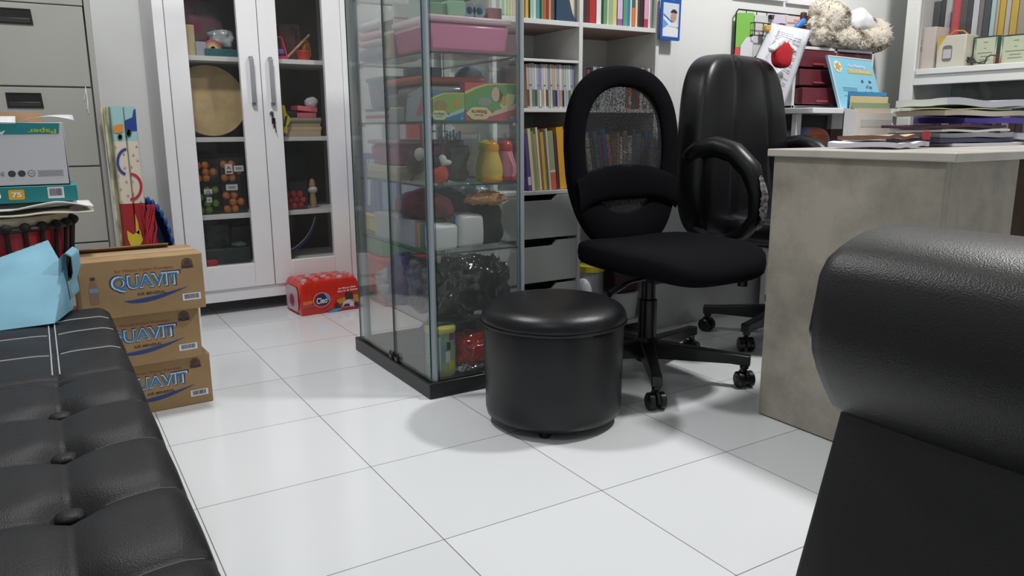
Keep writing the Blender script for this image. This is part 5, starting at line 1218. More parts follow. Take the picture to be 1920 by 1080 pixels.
# game boxes, upside down at the front of the fourth shelf
def gamebox(x0, x1, h, base, label, words, big):
    t = thing('game_box', label, 'game box', ((x0 + x1) / 2, -.8, Z4), 0, 'game boxes in the glass case'); y0 = -.806
    w_ = x1 - x0
    bx(x0, x1, y0, y0 + .032, Z4, Z4 + h).build('box_body', C(base, .4), t, bevel=.0012)
    f = Fr(((x0 + x1) / 2, y0, Z4 + h / 2), (1, 0, 0), (0, 0, 1))
    gr = (104, 164, 98) if big else (146, 176, 92); X = lambda q: (q - .5) * w_; Zz = lambda q: (q - .5) * h
    top_ = [(X(0), Zz(.76)), (X(.18), Zz(.88)), (X(.38), Zz(.965)), (X(.6), Zz(.985)), (X(.995), Zz(.985))]
    patch('yellow_arc', f, [(X(0), Zz(.70))] + top_ + [(X(.995), Zz(.9)), (X(.6), Zz(.92))], C((222, 206, 110), .4), t, .0008)
    patch('green_field', f, [(X(.0), Zz(.27)), (X(0), Zz(.68)), (X(.2), Zz(.83)), (X(.4), Zz(.93)), (X(.6), Zz(.96)), (X(.995), Zz(.96)), (X(.995), Zz(.47)), (X(.55), Zz(.27))], C(gr, .45), t, .0012)
    patch('pale_band', f, [(X(.45), Zz(.10)), (X(.96), Zz(.32)), (X(.995), Zz(.48)), (X(.55), Zz(.26))], C((222, 196, 176) if big else (176, 206, 206), .4), t, .0016)
    patch('cloud_label', f, [(X(.26) + w_ * .23 * (1 + .06 * math.cos(6 * a)) * math.cos(a), Zz(.20) + h * .17 * (1 + .06 * math.cos(6 * a)) * math.sin(a)) for a in [2 * PI * i / 36 for i in range(36)]], C((226, 222, 160), .4), t, .0020)
    if big:
        patch('picture_print', f, [(X(.66), Zz(.42)), (X(.72), Zz(.32)), (X(.92), Zz(.46)), (X(.97), Zz(.70)), (X(.82), Zz(.74))], C((222, 216, 172), .4), t, .0018)
        patch('picture_print', f, rrect(X(.745), Zz(.53), w_ * .10, h * .28, w_ * .045), C((206, 170, 72), .4), t, .0022)
        patch('picture_print', f, ell(X(.58), Zz(.70), w_ * .085, h * .19), C((224, 190, 166), .4), t, .0022)
        patch('picture_print', f, [(X(.64), Zz(.86)), (X(.72), Zz(.7)), (X(.70), Zz(.58)), (X(.63), Zz(.5)), (X(.655), Zz(.7))], C((104, 62, 50), .4), t, .0026)
        patch('picture_print', f, ell(X(.36), Zz(.50), w_ * .13, h * .11), C((150, 160, 150), .4), t, .0018)
    else:
        patch('picture_print', f, ell(X(.30), Zz(.52), w_ * .2, h * .2), C((164, 140, 84), .4), t, .0018); patch('picture_print', f, ell(X(.76), Zz(.60), w_ * .08, h * .16), C((196, 160, 70), .4), t, .0018)
    cw = (190, 66, 80) if big else (80, 150, 190)
    text('title_lettering', words, f, X(.26), Zz(.235), w_ * .30, h * .10, C(cw), t, .0026, rot=PI, bold=.04)
    text('title_lettering', 'Brain', f, X(.25), Zz(.15), w_ * .16, h * .05, C(cw), t, .0026, rot=PI, bold=.03)
    patch('corner_badge', f, ell(X(.89), Zz(.09), w_ * .05, h * .075), C((70, 140, 196)), t, .0018); text('corner_number', '43', f, X(.89), Zz(.09), w_ * .06, h * .06, C((220, 230, 236)), t, .0024)
xa = P(803, 200, Y=-.806).x; xm_ = P(872, 200, Y=-.806).x; xb = P(971, 200, Y=-.806).x
gamebox(xa + .004, xm_ - .001, .082, (44, 132, 176), 'blue and green picture game box, smaller of the two, upside down in the glass case', 'Stars', False)
gamebox(xm_, xb - .004, .112, (206, 84, 96), 'red and green picture game box, larger of the two, upside down in the glass case', 'Stars', True)
pn_ = thing('lidded_tub', 'grey tub with a shiny clear lid behind the game boxes', 'tub', (.86, -.62, Z4))
shell(.768, .985, -.76, -.50, Z4, Z4 + .085).build('tub_body', C((104, 108, 106)), pn_, bevel=.01)
MB().blob((.872, -.64, Z4 + .088), (.10, .11, .02), e=.5, nu=36, nv=12).build('dome_lid', M('shiny_lid', (150, 156, 158), .12, spec=.8), pn_, smooth=180)
o = bx(.765, 1.0, -.74, -.50, Z4 + .109, Z4 + .131).build('orange_board', C((190, 98, 70), .5), bevel=.008); tag(o, 'orange wooden board lying over the shiny lidded tub in the glass case', 'board')
o = bx(.775, .86, -.72, -.62, Z4 + .1315, Z4 + .158).build('navy_box', C((62, 74, 100), .35), bevel=.003); tag(o, 'small navy box on the orange board', 'box')
sk = thing('tape_dispenser', 'dark round dispenser with a blue rim standing behind the larger game box', 'dispenser', (1.03, -.55, Z4))
MB().lathe([(0, -.016), (.052, -.016), (.056, -.012), (.056, .012), (.05, .016), (0, .016)], (1.02, -.60, Z4 + .112), 32, T=Matrix.Rotation(PI / 2, 4, 'X')).build('disc', C((56, 58, 66)), sk); MB().tube([(1.02 + .058 * math.cos(a), -.60, Z4 + .112 + .058 * math.sin(a)) for a in [2 * PI * i / 32 for i in range(32)]], .006, 8, closed=True).build('blue_rim', C((60, 104, 190)), sk)
bx(1.0, 1.04, -.63, -.57, Z4, Z4 + .06).build('stand', C((52, 52, 58)), sk, bevel=.004)
rd = bx(.95, .985, -.772, -.775 + .05, Z4, Z4 + .11).build('maroon_box', C((150, 56, 66)), bevel=.002); tag(rd, 'maroon narrow box between the tub and the larger game box', 'box')
# door side of the fourth shelf
z = Z4
for i, (h, col, cn) in enumerate(((.012, (206, 206, 208), 'white'), (.010, (176, 60, 66), 'red-edged'), (.012, (210, 206, 206), 'off-white'), (.010, (60, 44, 48), 'dark'))):
    o = bx(.765, .765 + .001, -.5, -.4, 0, .001).build('x', WHT) if 0 else None
    m = MB(); m.box(.762, .90, -.50, -.32, z, z + h); o = m.build('notebook', C(col), bevel=.001); tag(o, '%s thin notebook in the flat pile behind the case door, %s from the bottom' % (cn, ORD[i]), 'notebook', 'notebook pile in the glass case'); z += h + .0003
bt = thing('blue_tub', 'teal blue lidded tub on the notebook pile behind the case door', 'tub', (.83, -.42, z))
shell(.765, .90, -.50, -.34, z, z + .085).build('tub_body', C((66, 112, 146), .35), bt, bevel=.008); shell(.762, .903, -.503, -.337, z + .085, z + .10, 0).build('tub_lid', C((98, 130, 150), .35), bt, bevel=.004)
patch('flower_print', Fr((.766, -.44, z + .045), (0, -1, 0), (0, 0, 1)), [(.018 * (1 + .4 * math.cos(5 * a)) * math.cos(a), .018 * (1 + .4 * math.cos(5 * a)) * math.sin(a)) for a in [2 * PI * i / 40 for i in range(40)]], C((150, 110, 100)), bt, .003)
hg = MB().tube([(.790 + .02 * math.sin(a), -.56 + .06 * math.cos(a), Z4 + .055 + .016 * math.sin(a)) for a in [2 * PI * i / 40 for i in range(40)]], .005, 8, closed=True).build('green_ring', C((172, 196, 116), .4)); tag(hg, 'pale lime plastic ring beside the notebook pile', 'ring')
gx = bx(.765, .80, -.64, -.52, Z4, Z4 + .042).build('ring_support', C((150, 152, 160)), bevel=.002); tag(gx, 'flat grey-lilac box under the lime ring behind the case door', 'box')
gy = thing('grey_binder', 'pale grey board folder leaning behind the case door', 'folder', (.79, -.70, Z4))
m = MB(); m.loft([[(.762, -.795, Z4), (.768, -.795, Z4), (.768, -.66, Z4), (.762, -.66, Z4)], [(.770, -.795, Z4 + .105), (.776, -.795, Z4 + .105), (.776, -.66, Z4 + .08), (.770, -.66, Z4 + .08)]]); m.build('folder_board', C((168, 176, 186)), gy, smooth=0)
patch('pink_mark', Fr((.7655, -.765, Z4 + .05), (0, -1, 0), (.08, 0, 1)), [(-.025, -.03), (.025, -.03), (.025, .012), (.01, .022)], C((196, 96, 116)), gy, .003)
# third shelf
def bottle(x, y, z, body, cap, label, h=.125):
    t = thing('squeeze_bottle', label, 'bottle', (x, y, z), 0, 'squeeze bottles in the glass case')
    pr_ = [(0, 0), (.030, 0), (.0335, .004), (.0335, .012), (.0315, .015), (.035, .03), (.0335, .05), (.027, .072), (.0225, .088), (.021, .096), (0, .096)]
    s = h / .125
    MB().lathe([(r, q * s) for r, q in pr_], (x, y, z), 32, mis=[1, 1, 1, 1] + [0] * 6).build('bottle_body', [M('milky_%d' % body[0] + str(body[1]), body, .25, spec=.5), C(cap, .25)], t, smooth=60)
    MB().lathe([(0, .094 * s), (.0228, .094 * s), (.0235, .100 * s), (.0222, .112 * s), (.017, .122 * s), (.008, .1275 * s), (0, .128 * s)], (x, y, z), 28).build('cap', C(cap, .22), t, smooth=60)
    MB().blob((x - .019, y - .010, z + .118 * s), (.012, .007, .005), nu=12, nv=8).build('spout', C(cap, .25), t, smooth=180)
xb_ = P(917, 330, Y=-.785).x; xp_ = P(951, 330, Y=-.808).x
xb_ += .010
bottle(xb_, -.785, Z3, (226, 196, 96), (232, 160, 30), 'yellow squeeze bottle with an orange-yellow cap, front of the glass case middle shelf')
bottle(xp_ + .020, -.765, Z3, (226, 140, 160), (200, 36, 46), 'pink squeeze bottle with a red cap beside the yellow one')
bottle(xb_ + .028, -.70, Z3, (190, 200, 110), (186, 206, 50), 'squeeze bottle with a lime green cap, mostly hidden behind the yellow one')
dp_ = bagblob('dark_pouch', 'smoky dark zip pouch standing beside the yellow squeeze bottle', (.915, -.70, Z3 + .062), (.034, .022, .062), M('smoky_plastic', (70, 64, 64), .25, spec=.6), .08, 20, 2, e=.5, cat='pouch')
cbx = thing('card_box', 'black playing-card box with an orange picture behind the plush penguin', 'card box', (.85, -.66, Z3)); bx(.838, .882, -.70, -.66, Z3, Z3 + .085).build('box_body', C((38, 36, 38)), cbx, bevel=.001)
fcx = Fr((.86, -.70, Z3 + .045), (1, 0, 0), (0, 0, 1)); patch('title_line', fcx, rect(-.004, .026, .026, .004), C((170, 160, 150)), cbx); patch('orange_print', fcx, [(.006, -.03), (.018, -.03), (.02, .03), (.012, .02)], C((196, 120, 50)), cbx)
dt = thing('lidded_container', 'purple-pink round-cornered container with a pale lid at the back of the middle shelf', 'container', (.84, -.45, Z3))
z = Z3
for i, (col, cn) in enumerate((((190, 180, 156), 'sandy'), ((204, 196, 176), 'cream'))):
    o = bx(.768, .985, -.56, -.30, z, z + .022).build('paper_pad', C(col, .7), bevel=.001); tag(o, '%s paper pad on the middle case shelf, %s one under the purple container' % (cn, 'lower' if i == 0 else 'upper'), 'paper pad', 'paper pads in the glass case'); z += .0225
shell(.772, .97, -.55, -.31, z, z + .07).build('container_body', M('purple_clear', (168, 62, 128), .25, spec=.5), dt, bevel=.02); shell(.768, .974, -.554, -.306, z + .07, z + .084, 0).build('lid', C((206, 168, 190), .3), dt, bevel=.006)
pl = thing('plush_toy', 'black plush toy with white feet and an orange head lying in the glass case', 'plush toy', (.80, -.72, Z3))
FZ = lambda n, c: M(n, c, .95, bump=.6, bs=160)
m = MB(); m.blob((.795, -.76, Z3 + .060), (.034, .03, .026), nu=24, nv=16); m.blob((.778, -.69, Z3 + .056), (.03, .035, .03), nu=24, nv=16); m.build('plush_body', FZ('plush_black', (38, 26, 34)), pl, remesh=.004)
m = MB(); m.blob((.826, -.775, Z3 + .070), (.014, .014, .018), nu=16, nv=12); m.blob((.842, -.772, Z3 + .063), (.016, .012, .009), nu=16, nv=12); m.build('foot', FZ('plush_white', (214, 212, 210)), pl, remesh=.003)
m = MB(); m.blob((.771, -.735, Z3 + .088), (.016, .022, .02), nu=16, nv=12); m.build('foot', FZ('plush_white', (214, 212, 210)), pl, smooth=180)
MB().blob((.812, -.765, Z3 + .0285), (.034, .028, .0275), e=.8, nu=28, nv=18).build('plush_head', M('plush_orange', (206, 80, 34), .9, col2=(176, 44, 40), vs=30, bump=.5, bs=150), pl, smooth=180)
MB().tube([(.775 + .008 * math.cos(a), -.66 + .032 * math.cos(a), Z3 + .05 + .042 * math.sin(a)) for a in [2 * PI * i / 24 for i in range(24)]], .005, 8, closed=True).build('plush_ring', C((90, 50, 54)), pl)
ly = MB()
for k in (0, 1): ly.tube([(.782 + .002 * k, -.72 - .004 * k - .010 * k * t / 8, Z4 - .012 - (.115 + .0 * k) * t / 8 + .004 * math.sin(t + k)) for t in range(9)], .0028, 6)
tag(ly.build('lanyard', C((170, 32, 44), .6)), 'red cord lanyard hanging from the shelf over the plush toy', 'lanyard')
rl = thing('ruler_bundle', 'clear bag of blue plastic rulers standing at the far corner of the middle shelf', 'rulers', (1.04, -.5, Z3))
for i in range(5): bx(1.0 + .012 * i, 1.008 + .012 * i, -.46, -.457, Z3, Z3 + .15 + .005 * (i % 3)).build('ruler', C((130, 170, 206) if i % 2 else (96, 140, 190), .3), rl)
o = cyl((1.035, -.62, Z3), (1.04, -.62, Z3 + .15), .003, 8).build('drinking_straw', C((206, 214, 180), .4)); tag(o, 'pale green stick standing behind the pink squeeze bottle', 'stick')
sc_ = MB()
for i, (x, zt) in enumerate(((.915, .125), (.945, .13))):
    for s_ in (-1, 1): sc_.tube([(x + s_ * .008 + .008 * math.cos(a), -.60, Z3 + zt + .012 * math.sin(a)) for a in [2 * PI * i / 16 for i in range(16)]], .002, 6, closed=True)
    sc_.tube([(x, -.60, Z3), (x, -.60, Z3 + zt)], .003, 6)
tag(sc_.build('scissors', C((96, 104, 104), .3)), 'grey scissors standing handles up behind the dark pouch', 'scissors')
# second shelf
MARF = M('maroon_cloth', (110, 34, 48), .8, var=.2, vs=20, bump=.4, bs=100); BLKF = M('black_cloth', (24, 22, 26), .85, bump=.3, bs=90)
bagblob('maroon_pouch', 'dark maroon cloth pouch on the second case shelf behind the door', (.83, -.62, Z2 + .125), (.065, .13, .042), MARF, .22, 18, 3, e=.7, cat='pouch')
bagblob('black_bag', 'black folded cloth bag draped beside the maroon pouch', (.895, -.60, Z2 + .125), (.06, .10, .05), BLKF, .2, 14, 4, e=.5, cat='bag')
sp_ = thing('support_box', 'plain white box under the maroon pouch on the second shelf', 'box', (.85, -.55, Z2)); bx(.77, .98, -.68, -.34, Z2, Z2 + .085).build('box_body', C((196, 196, 204)), sp_, bevel=.003)
RAIN = [(70, 104, 170), (96, 150, 80), (216, 196, 70), (222, 130, 160), (214, 66, 90)]
for i, (x0, x1, h, y0) in enumerate(((.778, .868, .080, -.795), (.874, .965, .104, -.785))):
    t = thing('tissue_pack', ('smaller white and rainbow-striped tissue pack at the front of the second case shelf', 'larger white tissue pack with a red stripe behind the black folded bag')[i], 'tissue pack', ((x0 + x1) / 2, -.74, Z2), 0, 'tissue packs in the glass case')
    m = MB(); m.blob(((x0 + x1) / 2, y0 + .075, Z2 + h / 2 + .0005), ((x1 - x0) / 2, .075, h / 2), e=.22, e2=.25, amp=.05, freq=25, seed=i + 5, nu=40, nv=16); m.build('pack_wrap', C((222, 224, 226), .3), t, smooth=180)
    for k, col in enumerate(RAIN):
        bx(x0 - .003 - .002 * (k % 2), x1 - .02, y0 + .055 + .016 * k - (.03 if i else 0), y0 + .0715 + .016 * k - (.03 if i else 0), Z2 + .0008, Z2 + h * 1.01).build('colour_stripe', C(col, .35), t, bevel=.004)
bagblob('black_case', 'black angular cloth pouch at the corner of the second case shelf', (1.015, -.68, Z2 + .065), (.045, .07, .065), BLKF, .25, 12, 6, e=.45, cat='pouch', crum=.004)
bagblob('orange_bag', 'clear bag of orange pieces lying over the black angular pouch', (.985, -.76, Z2 + .150), (.062, .04, .020), M('orange_in_clear', (206, 146, 100), .15, spec=.8, var=.2, vs=30, bump=.4, bs=50), .35, 26, 7)
bagblob('blue_bag', 'crinkled clear bag of blue pieces at the back of the second shelf', (.995, -.60, Z2 + .155), (.07, .06, .03), M('blue_in_clear', (120, 140, 190), .15, spec=.8, col2=(190, 196, 206), vs=30, bump=.5, bs=50), .35, 26, 8)
# first shelf
BLKW = M('black_film', (24, 25, 27), .14, spec=.8, bump=.6, bs=38)
bagblob('black_parcel', 'black items in shiny clear film slumped across the first case shelf', (.90, -.75, Z1 + .095), (.08, .06, .095), BLKW, .38, 20, 9, e=.7, cat='parcel', crum=.018)
bagblob('black_parcel', 'black items in shiny clear film, smaller heap in the case corner', (1.03, -.71, Z1 + .080), (.042, .07, .08), BLKW, .38, 22, 12, e=.7, cat='parcel', crum=.016)
bagblob('patterned_bag', 'grey and black spotted cloth bag standing behind the case post', (.815, -.66, Z1 + .085), (.05, .07, .085), M('spotted_cloth', (150, 142, 150), .8, col2=(52, 44, 54), vs=38, bump=.2, bs=90), .14, 14, 4, e=.6)
bagblob('blue_purple_bag', 'blue and purple glossy bag on the first case shelf', (.80, -.50, Z1 + .085), (.04, .06, .085), M('blue_purple', (40, 50, 140), .35, col2=(96, 44, 120), vs=16, bump=.2, bs=40), .25, 18, 5, e=.6)
bagblob('white_cloth', 'crumpled pale cloth lying on the first case shelf near the door', (.81, -.38, Z1 + .05), (.05, .08, .05), M('pale_cloth', (196, 194, 196), .8, bump=.3, bs=70), .3, 18, 6, e=.8, cat='cloth')
o = bx(.80, .99, -.58, -.36, Z1, Z1 + .04).build('kraft_box', C((132, 120, 98)), bevel=.003); tag(o, 'flat kraft box at the back of the first case shelf', 'box')
# base
tn = thing('tin_can', 'tall yellow-lidded tin with a colourful print at the front corner of the case base', 'tin', (.79, -.77, ZB))
tcx, tcy = .808, -.765
MB().lathe([(0, 0), (.046, 0), (.047, .004), (.047, .138), (0, .138)], (tcx, tcy, ZB), 40).build('tin_body', M('tin_print', (176, 184, 120), .35, col2=(110, 160, 160), vs=14), tn, smooth=60)
MB().lathe([(0, .138), (.049, .138), (.0495, .142), (.0495, .152), (.046, .156), (0, .156)], (tcx, tcy, ZB), 40).build('lid', C((216, 206, 110), .35), tn, smooth=60)
def onTin(a0, a1, z0, z1, col):
    m = MB(); m.grid(lambda u, v: (tcx + .0476 * math.cos(a0 + (a1 - a0) * u), tcy + .0476 * math.sin(a0 + (a1 - a0) * u), ZB + z0 + (z1 - z0) * v), 10, 2); m.build('tin_print', C(col, .35), tn, smooth=180)
onTin(4.9, 5.5, .115, .137, (120, 60, 130)); onTin(4.85, 5.4, .02, .05, (196, 190, 40)); onTin(4.7, 5.0, .085, .11, (50, 40, 40)); onTin(4.6, 4.95, .045, .08, (206, 210, 214)); onTin(3.6, 4.3, .02, .13, (200, 206, 206))
bagblob('red_foil_bag', 'shiny red foil packet on the case base', (.94, -.755, ZB + .055), (.075, .065, .055), M('red_foil', (186, 30, 36), .14, spec=.9, bump=.35, bs=26), .3, 16, 3, e=.7, cat='packet')
bagblob('silver_foil', 'strip of silver foil along the lower edge of the red packet', (.90, -.79, ZB + .014), (.055, .024, .013), M('silver_foil', (190, 192, 196), .15, metal=.8, bump=.6, bs=60), .4, 36, 4, cat='foil')
bagblob('purple_bag', 'dark purple cloth bag behind the tin on the case base', (.90, -.62, ZB + .075), (.085, .07, .075), M('purple_cloth', (44, 30, 62), .7, bump=.3, bs=60), .25, 14, 5, e=.7)
o = bx(.985, 1.04, -.68, -.60, ZB, ZB + .13).build('grey_packet', C((150, 152, 150), .5), bevel=.004); tag(o, 'upright pale grey packet behind the purple bag', 'packet')

# ================================================================ on the desk: paper piles
DZ = .7522
def pile_sheet(name, label, cat, x0, x1, y0, y1, z, h, col, seed, wav=.004, rz=0, edge=None, rough=.65):
    """a bound or loose pad of paper with wavy edges, its sheet edges as fine stripes"""
    if x0 > 2.05 or x1 > 2.2: x0, x1, z, h, wav = 1.86 + (x0 - 2.06) * .78, 1.86 + (x1 - 2.06) * .78, DZ + (z - DZ) * .78, h * .78, wav * .8; y0, y1 = -1.672 + (y0 + 1.72) * .6, -1.51
    nu, nv = 18, 6; m = MB(); cxm, cym = (x0 + x1) / 2, (y0 + y1) / 2; R3 = Matrix.Rotation(rz, 3, 'Z')
    def top_(u, v):
        w_ = wav * (noise.noise(Vector((u * 3 + seed, v * 2, seed * 1.3))) + .6)
        p = R3 @ Vector((x0 + (x1 - x0) * u - cxm, y0 + (y1 - y0) * v - cym, 0)); return Vector((cxm + p.x, cym + p.y, z + h + w_))
    def bot(u, v): q = top_(u, v); q.z = max(z, q.z - h); return q
    m.grid(top_, nu, nv); m.grid(bot, nu, nv)
    for fn in (lambda u, v: top_(u, 0).lerp(bot(u, 0), v), lambda u, v: top_(u, 1).lerp(bot(u, 1), v)): m.grid(fn, nu, 3, mi=1)
    for fn in (lambda u, v: top_(0, u).lerp(bot(0, u), v), lambda u, v: top_(1, u).lerp(bot(1, u), v)): m.grid(fn, nv, 3, mi=1)
    return tag(m.build(name, [C(col, rough), C(edge or col, .75)], smooth=60), label, cat, 'papers piled on the desk')
EDG = (206, 208, 216)
pile_sheet('paper_stack', 'thin white papers on the desk, lowest of the tall pile', 'papers', 2.18, 2.92, -1.72, -1.47, DZ, .010, (222, 224, 232), 1, .002, 0, EDG)
pile_sheet('document_wallet', 'dark blue document wallet low in the tall paper pile', 'folder', 2.10, 2.62, -1.71, -1.48, DZ + .0125, .014, (40, 42, 84), 2, .003, .02, (60, 60, 92))
pile_sheet('paper_stack', 'grey-edged wad of papers between the dark blue wallet and the silver folder', 'papers', 2.12, 2.6, -1.71, -1.48, DZ + .030, .016, (178, 180, 186), 3, .004, -.02, (150, 152, 160))
pile_sheet('folder', 'silver-grey folder above the grey-edged papers in the tall pile', 'folder', 2.11, 2.58, -1.71, -1.48, DZ + .050, .008, (198, 198, 200), 4, .004, .01, (214, 214, 216))
pile_sheet('folder', 'maroon folder in the middle of the tall paper pile', 'folder', 2.06, 2.56, -1.71, -1.49, DZ + .063, .010, (84, 44, 60), 5, .004, .03, (64, 36, 50))
pile_sheet('folder', 'bright purple-blue folder in the middle of the tall paper pile', 'folder', 2.28, 2.80, -1.70, -1.49, DZ + .079, .020, (66, 54, 150), 6, .006, -.02, (76, 62, 160))
pile_sheet('paper_stack', 'beige-edged sheaf of papers under the pale green sheet', 'papers', 2.13, 2.74, -1.70, -1.49, DZ + .106, .018, (206, 206, 206), 7, .006, .01, (196, 190, 180))
pile_sheet('paper_sheet', 'pale green sheet near the top of the tall paper pile', 'paper', 2.10, 2.6, -1.70, -1.49, DZ + .130, .003, (206, 214, 160), 8, .004, .03)
cp = pile_sheet('paper_stack', 'thick curled wad of white papers topping the pile on the desk', 'papers', 2.15, 2.80, -1.70, -1.49, DZ + .138, .024, (222, 224, 234), 9, .009, -.01, (200, 202, 214))
pile_sheet('paper_stack', 'loose white sheets fanned beside the tall pile, near the desk end', 'papers', 1.60, 1.785, -1.71, -1.53, DZ, .012, (222, 222, 230), 10, .008, .12, (196, 198, 208))
pile_sheet('envelope', 'brown open envelope with a red tag on the loose white sheets', 'envelope', 1.63, 1.765, -1.69, -1.54, DZ + .022, .008, (186, 158, 124), 11, .006, .0, (110, 74, 60))
pile_sheet('paper_stack', 'white papers with folded corners lying at the far end of the desk pile', 'papers', 2.64, 2.92, -1.73, -1.55, DZ + .014, .022, (226, 228, 236), 12, .010, .2, (206, 208, 218))
o = MB().tube([(1.775, -1.70, DZ + .0225), (1.775, -1.70, DZ + .044)], .009, 12).build('red_tag', C((178, 50, 58), .4)); tag(o, 'small red plastic tag beside the brown envelope', 'tag')
# white magazine holder with brochures
bh = thing('brochure_holder', 'white holder full of brochures standing on the desk behind the loose sheets', 'brochure holder', (1.95, -1.47, DZ))
hx0, hx1, hy0, hy1 = P(1600, 250, Y=-1.49).x, P(1674, 250, Y=-1.49).x, -1.497, -1.487
for x in (hx0, hx1 - .003): MB().loft([[(x, hy0, DZ), (x + .003, hy0, DZ), (x + .003, hy1 + .034, DZ), (x, hy1 + .034, DZ)], [(x, hy0, DZ + .05 + .05 * (x == hx0)), (x + .003, hy0, DZ + .05 + .05 * (x == hx0)), (x + .003, hy1 + .034, DZ + .11), (x, hy1 + .034, DZ + .11)]]).build('holder_side', WP, bh, smooth=0)
bx(hx0, hx1, hy1 + .031, hy1 + .034, DZ, DZ + .10).build('holder_back', WP, bh); bx(hx0, hx1, hy0, hy1 + .034, DZ, DZ + .004).build('holder_base', WP, bh)
for i, (vt, col, cn, band) in enumerate(((173, (52, 140, 196), 'blue-headed', (226, 210, 170)), (181, (226, 206, 160), 'cream', (226, 220, 200)), (193, (150, 176, 140), 'green landscape', (206, 214, 196)), (203, (216, 206, 190), 'beige', (200, 196, 186)), (212, (222, 216, 210), 'plain white', (200, 200, 200)))):
    yy = hy1 + .025 - .0055 * i; z1_ = P(1640, vt, Y=yy).z; dx = .005 * i
    o = bx(hx0 + .005 + dx * .6, hx1 - .005 + dx * .3, yy, yy + .003, DZ + .0045, z1_).build('brochure', C(col, .4)); tag(o, '%s brochure in the white holder, %s from the back' % (cn, ORD[i]), 'brochure', 'brochures in the holder')
    f = Fr(((hx0 + hx1) / 2 + dx, yy, z1_ - .028), (1, 0, 0), (0, 0, 1)); patch('brochure_print', f, rect(0, 0, (hx1 - hx0) * .8, .02), C(band, .4), o)
    if i == 0: patch('brochure_print', Fr((hx1 - .02, yy, z1_ - .016), (1, 0, 0), (0, 0, 1)), [(-.012, .006), (.012, .006), (.012, -.014), (-.002, -.014)], C((44, 60, 150), .4), o, .0012)

# ================================================================ by the wall: pack under the drawer unit, blue book, plush dogs
wp2 = thing('wipes_pack', 'plastic-wrapped baby goods pack with a smiling print under the maroon drawers', 'packet', (2.62, -.69, .6005))
m = MB(); m.blob((2.60, -.69, .705), (.105, .06, .104), e=.4, e2=.5, amp=.06, freq=12, seed=2, nu=40, nv=20, lim=((2.49, 2.8), (-.752, -.62), (.6008, .85))); m.build('pack_wrap', M('pack_blue_orange', (60, 120, 176), .25, spec=.6, col2=(190, 96, 60), vs=7, bump=.2, bs=40), wp2, smooth=180)
fW = Fr((2.575, -.757, .71), (1, 0, 0), (0, 0, 1)); patch('round_print', fW, ell(-.02, .035, .028, .03), C((206, 120, 50), .3), wp2, .004, .01); patch('white_print', fW, [(-.05, -.03), (.02, -.06), (.06, -.01), (.03, .03), (-.03, .0)], C((206, 206, 216), .3), wp2, .004, .01); patch('yellow_print', fW, [(-.07, -.10), (.03, -.10), (.03, -.055), (-.05, -.05)], C((206, 196, 50), .3), wp2, .006, .012)
o = bx(2.72, 2.82, -.72, -.64, .6005, .80).build('brown_box', C((84, 60, 52)), bevel=.004); tag(o, 'dark brown box beside the baby goods pack under the drawers', 'box')
bo = thing('blue_book', 'large sky blue activity book leaning at an angle against the maroon drawers', 'book', (2.8, -.75, .886))
b00, b10 = P(1576, 193, Y=-.80), P(1650, 193, Y=-.80)
b00.z = b10.z = .8865; tl, tr = P(1551, 103, Y=-.762), P(1633, 112, Y=-.762)
b10 = b00 + (tr - tl); nrm = (b10 - b00).cross(tl - b00).normalized() * .010
MB().prism([b00, b10, tr, tl], [b00 - nrm, b10 - nrm, tr - nrm, tl - nrm]).build('book_body', C((136, 200, 226), .35), bo, smooth=0)
ru = (b10 - b00); uu = (tl - b00); W_, H_b = ru.length, uu.length; fB = Fr(b00, ru, uu - ru.normalized() * uu.dot(ru.normalized()))
sk_ = uu.dot(ru.normalized()) / max(1e-6, (uu - ru.normalized() * uu.dot(ru.normalized())).length); hB = (uu - ru.normalized() * uu.dot(ru.normalized())).length
def bq(a, b): return (a * W_ + b * hB * sk_, b * hB)
def bm_(n, pts, col, off=.0012): patch(n, fB, [bq(*p) for p in pts], C(col, .4), bo, off)
bm_('white_border', [(0, 0), (.025, 0), (.025, 1), (0, 1)], (214, 216, 226)); bm_('white_border', [(0, .975), (1, .975), (1, 1), (0, 1)], (206, 206, 216))
bm_('logo_print', [(.17 + .085 * math.cos(a), .80 + .11 * math.sin(a)) for a in [2 * PI * i / 24 for i in range(24)]], (234, 226, 206)); bm_('logo_print', [(.17 + .055 * (1 + .35 * math.cos(5 * a)) * math.cos(a), .80 + .07 * (1 + .35 * math.cos(5 * a)) * math.sin(a)) for a in [2 * PI * i / 30 for i in range(30)]], (206, 160, 90), .0018)
q = bq(.60, .83); text('title_lettering', 'Fun Reading', fB, q[0], q[1], W_ * .40, hB * .075, C((226, 220, 240)), bo, .0016, bold=.03); bm_('title_band', [(.38, .69), (.95, .69), (.95, .765), (.38, .765)], (206, 186, 110)); q = bq(.665, .728); text('title_lettering', 'Seri Belajar', fB, q[0], q[1], W_ * .48, hB * .05, C((236, 226, 190)), bo, .0024)
for i, (a, b, g) in enumerate(((.66, .55, 'a'), (.84, .55, 'b'), (.75, .45, 'c'), (.83, .44, 'h'), (.70, .33, 'k'), (.82, .33, 'm'))):
    q = bq(a, b); text('letter_print', g, fB, q[0], q[1], W_ * .055, hB * .055, C([(70, 80, 150), (50, 70, 120), (150, 100, 150), (50, 110, 130)][i % 4]), bo, .0016, bold=.04)
for b in (.40, .37, .34, .24): bm_('fine_print', [(.17, b), (.5, b), (.5, b + .008), (.17, b + .008)], (100, 150, 176))
FUR = M('husky_fur', (206, 198, 184), .95, spec=.1, col2=(84, 74, 64), vs=10, bump=1.0, bs=190)
FUR.node_tree.nodes['Color Ramp'].color_ramp.elements[0].position = .36; FUR.node_tree.nodes['Color Ramp'].color_ramp.elements[1].position = .47
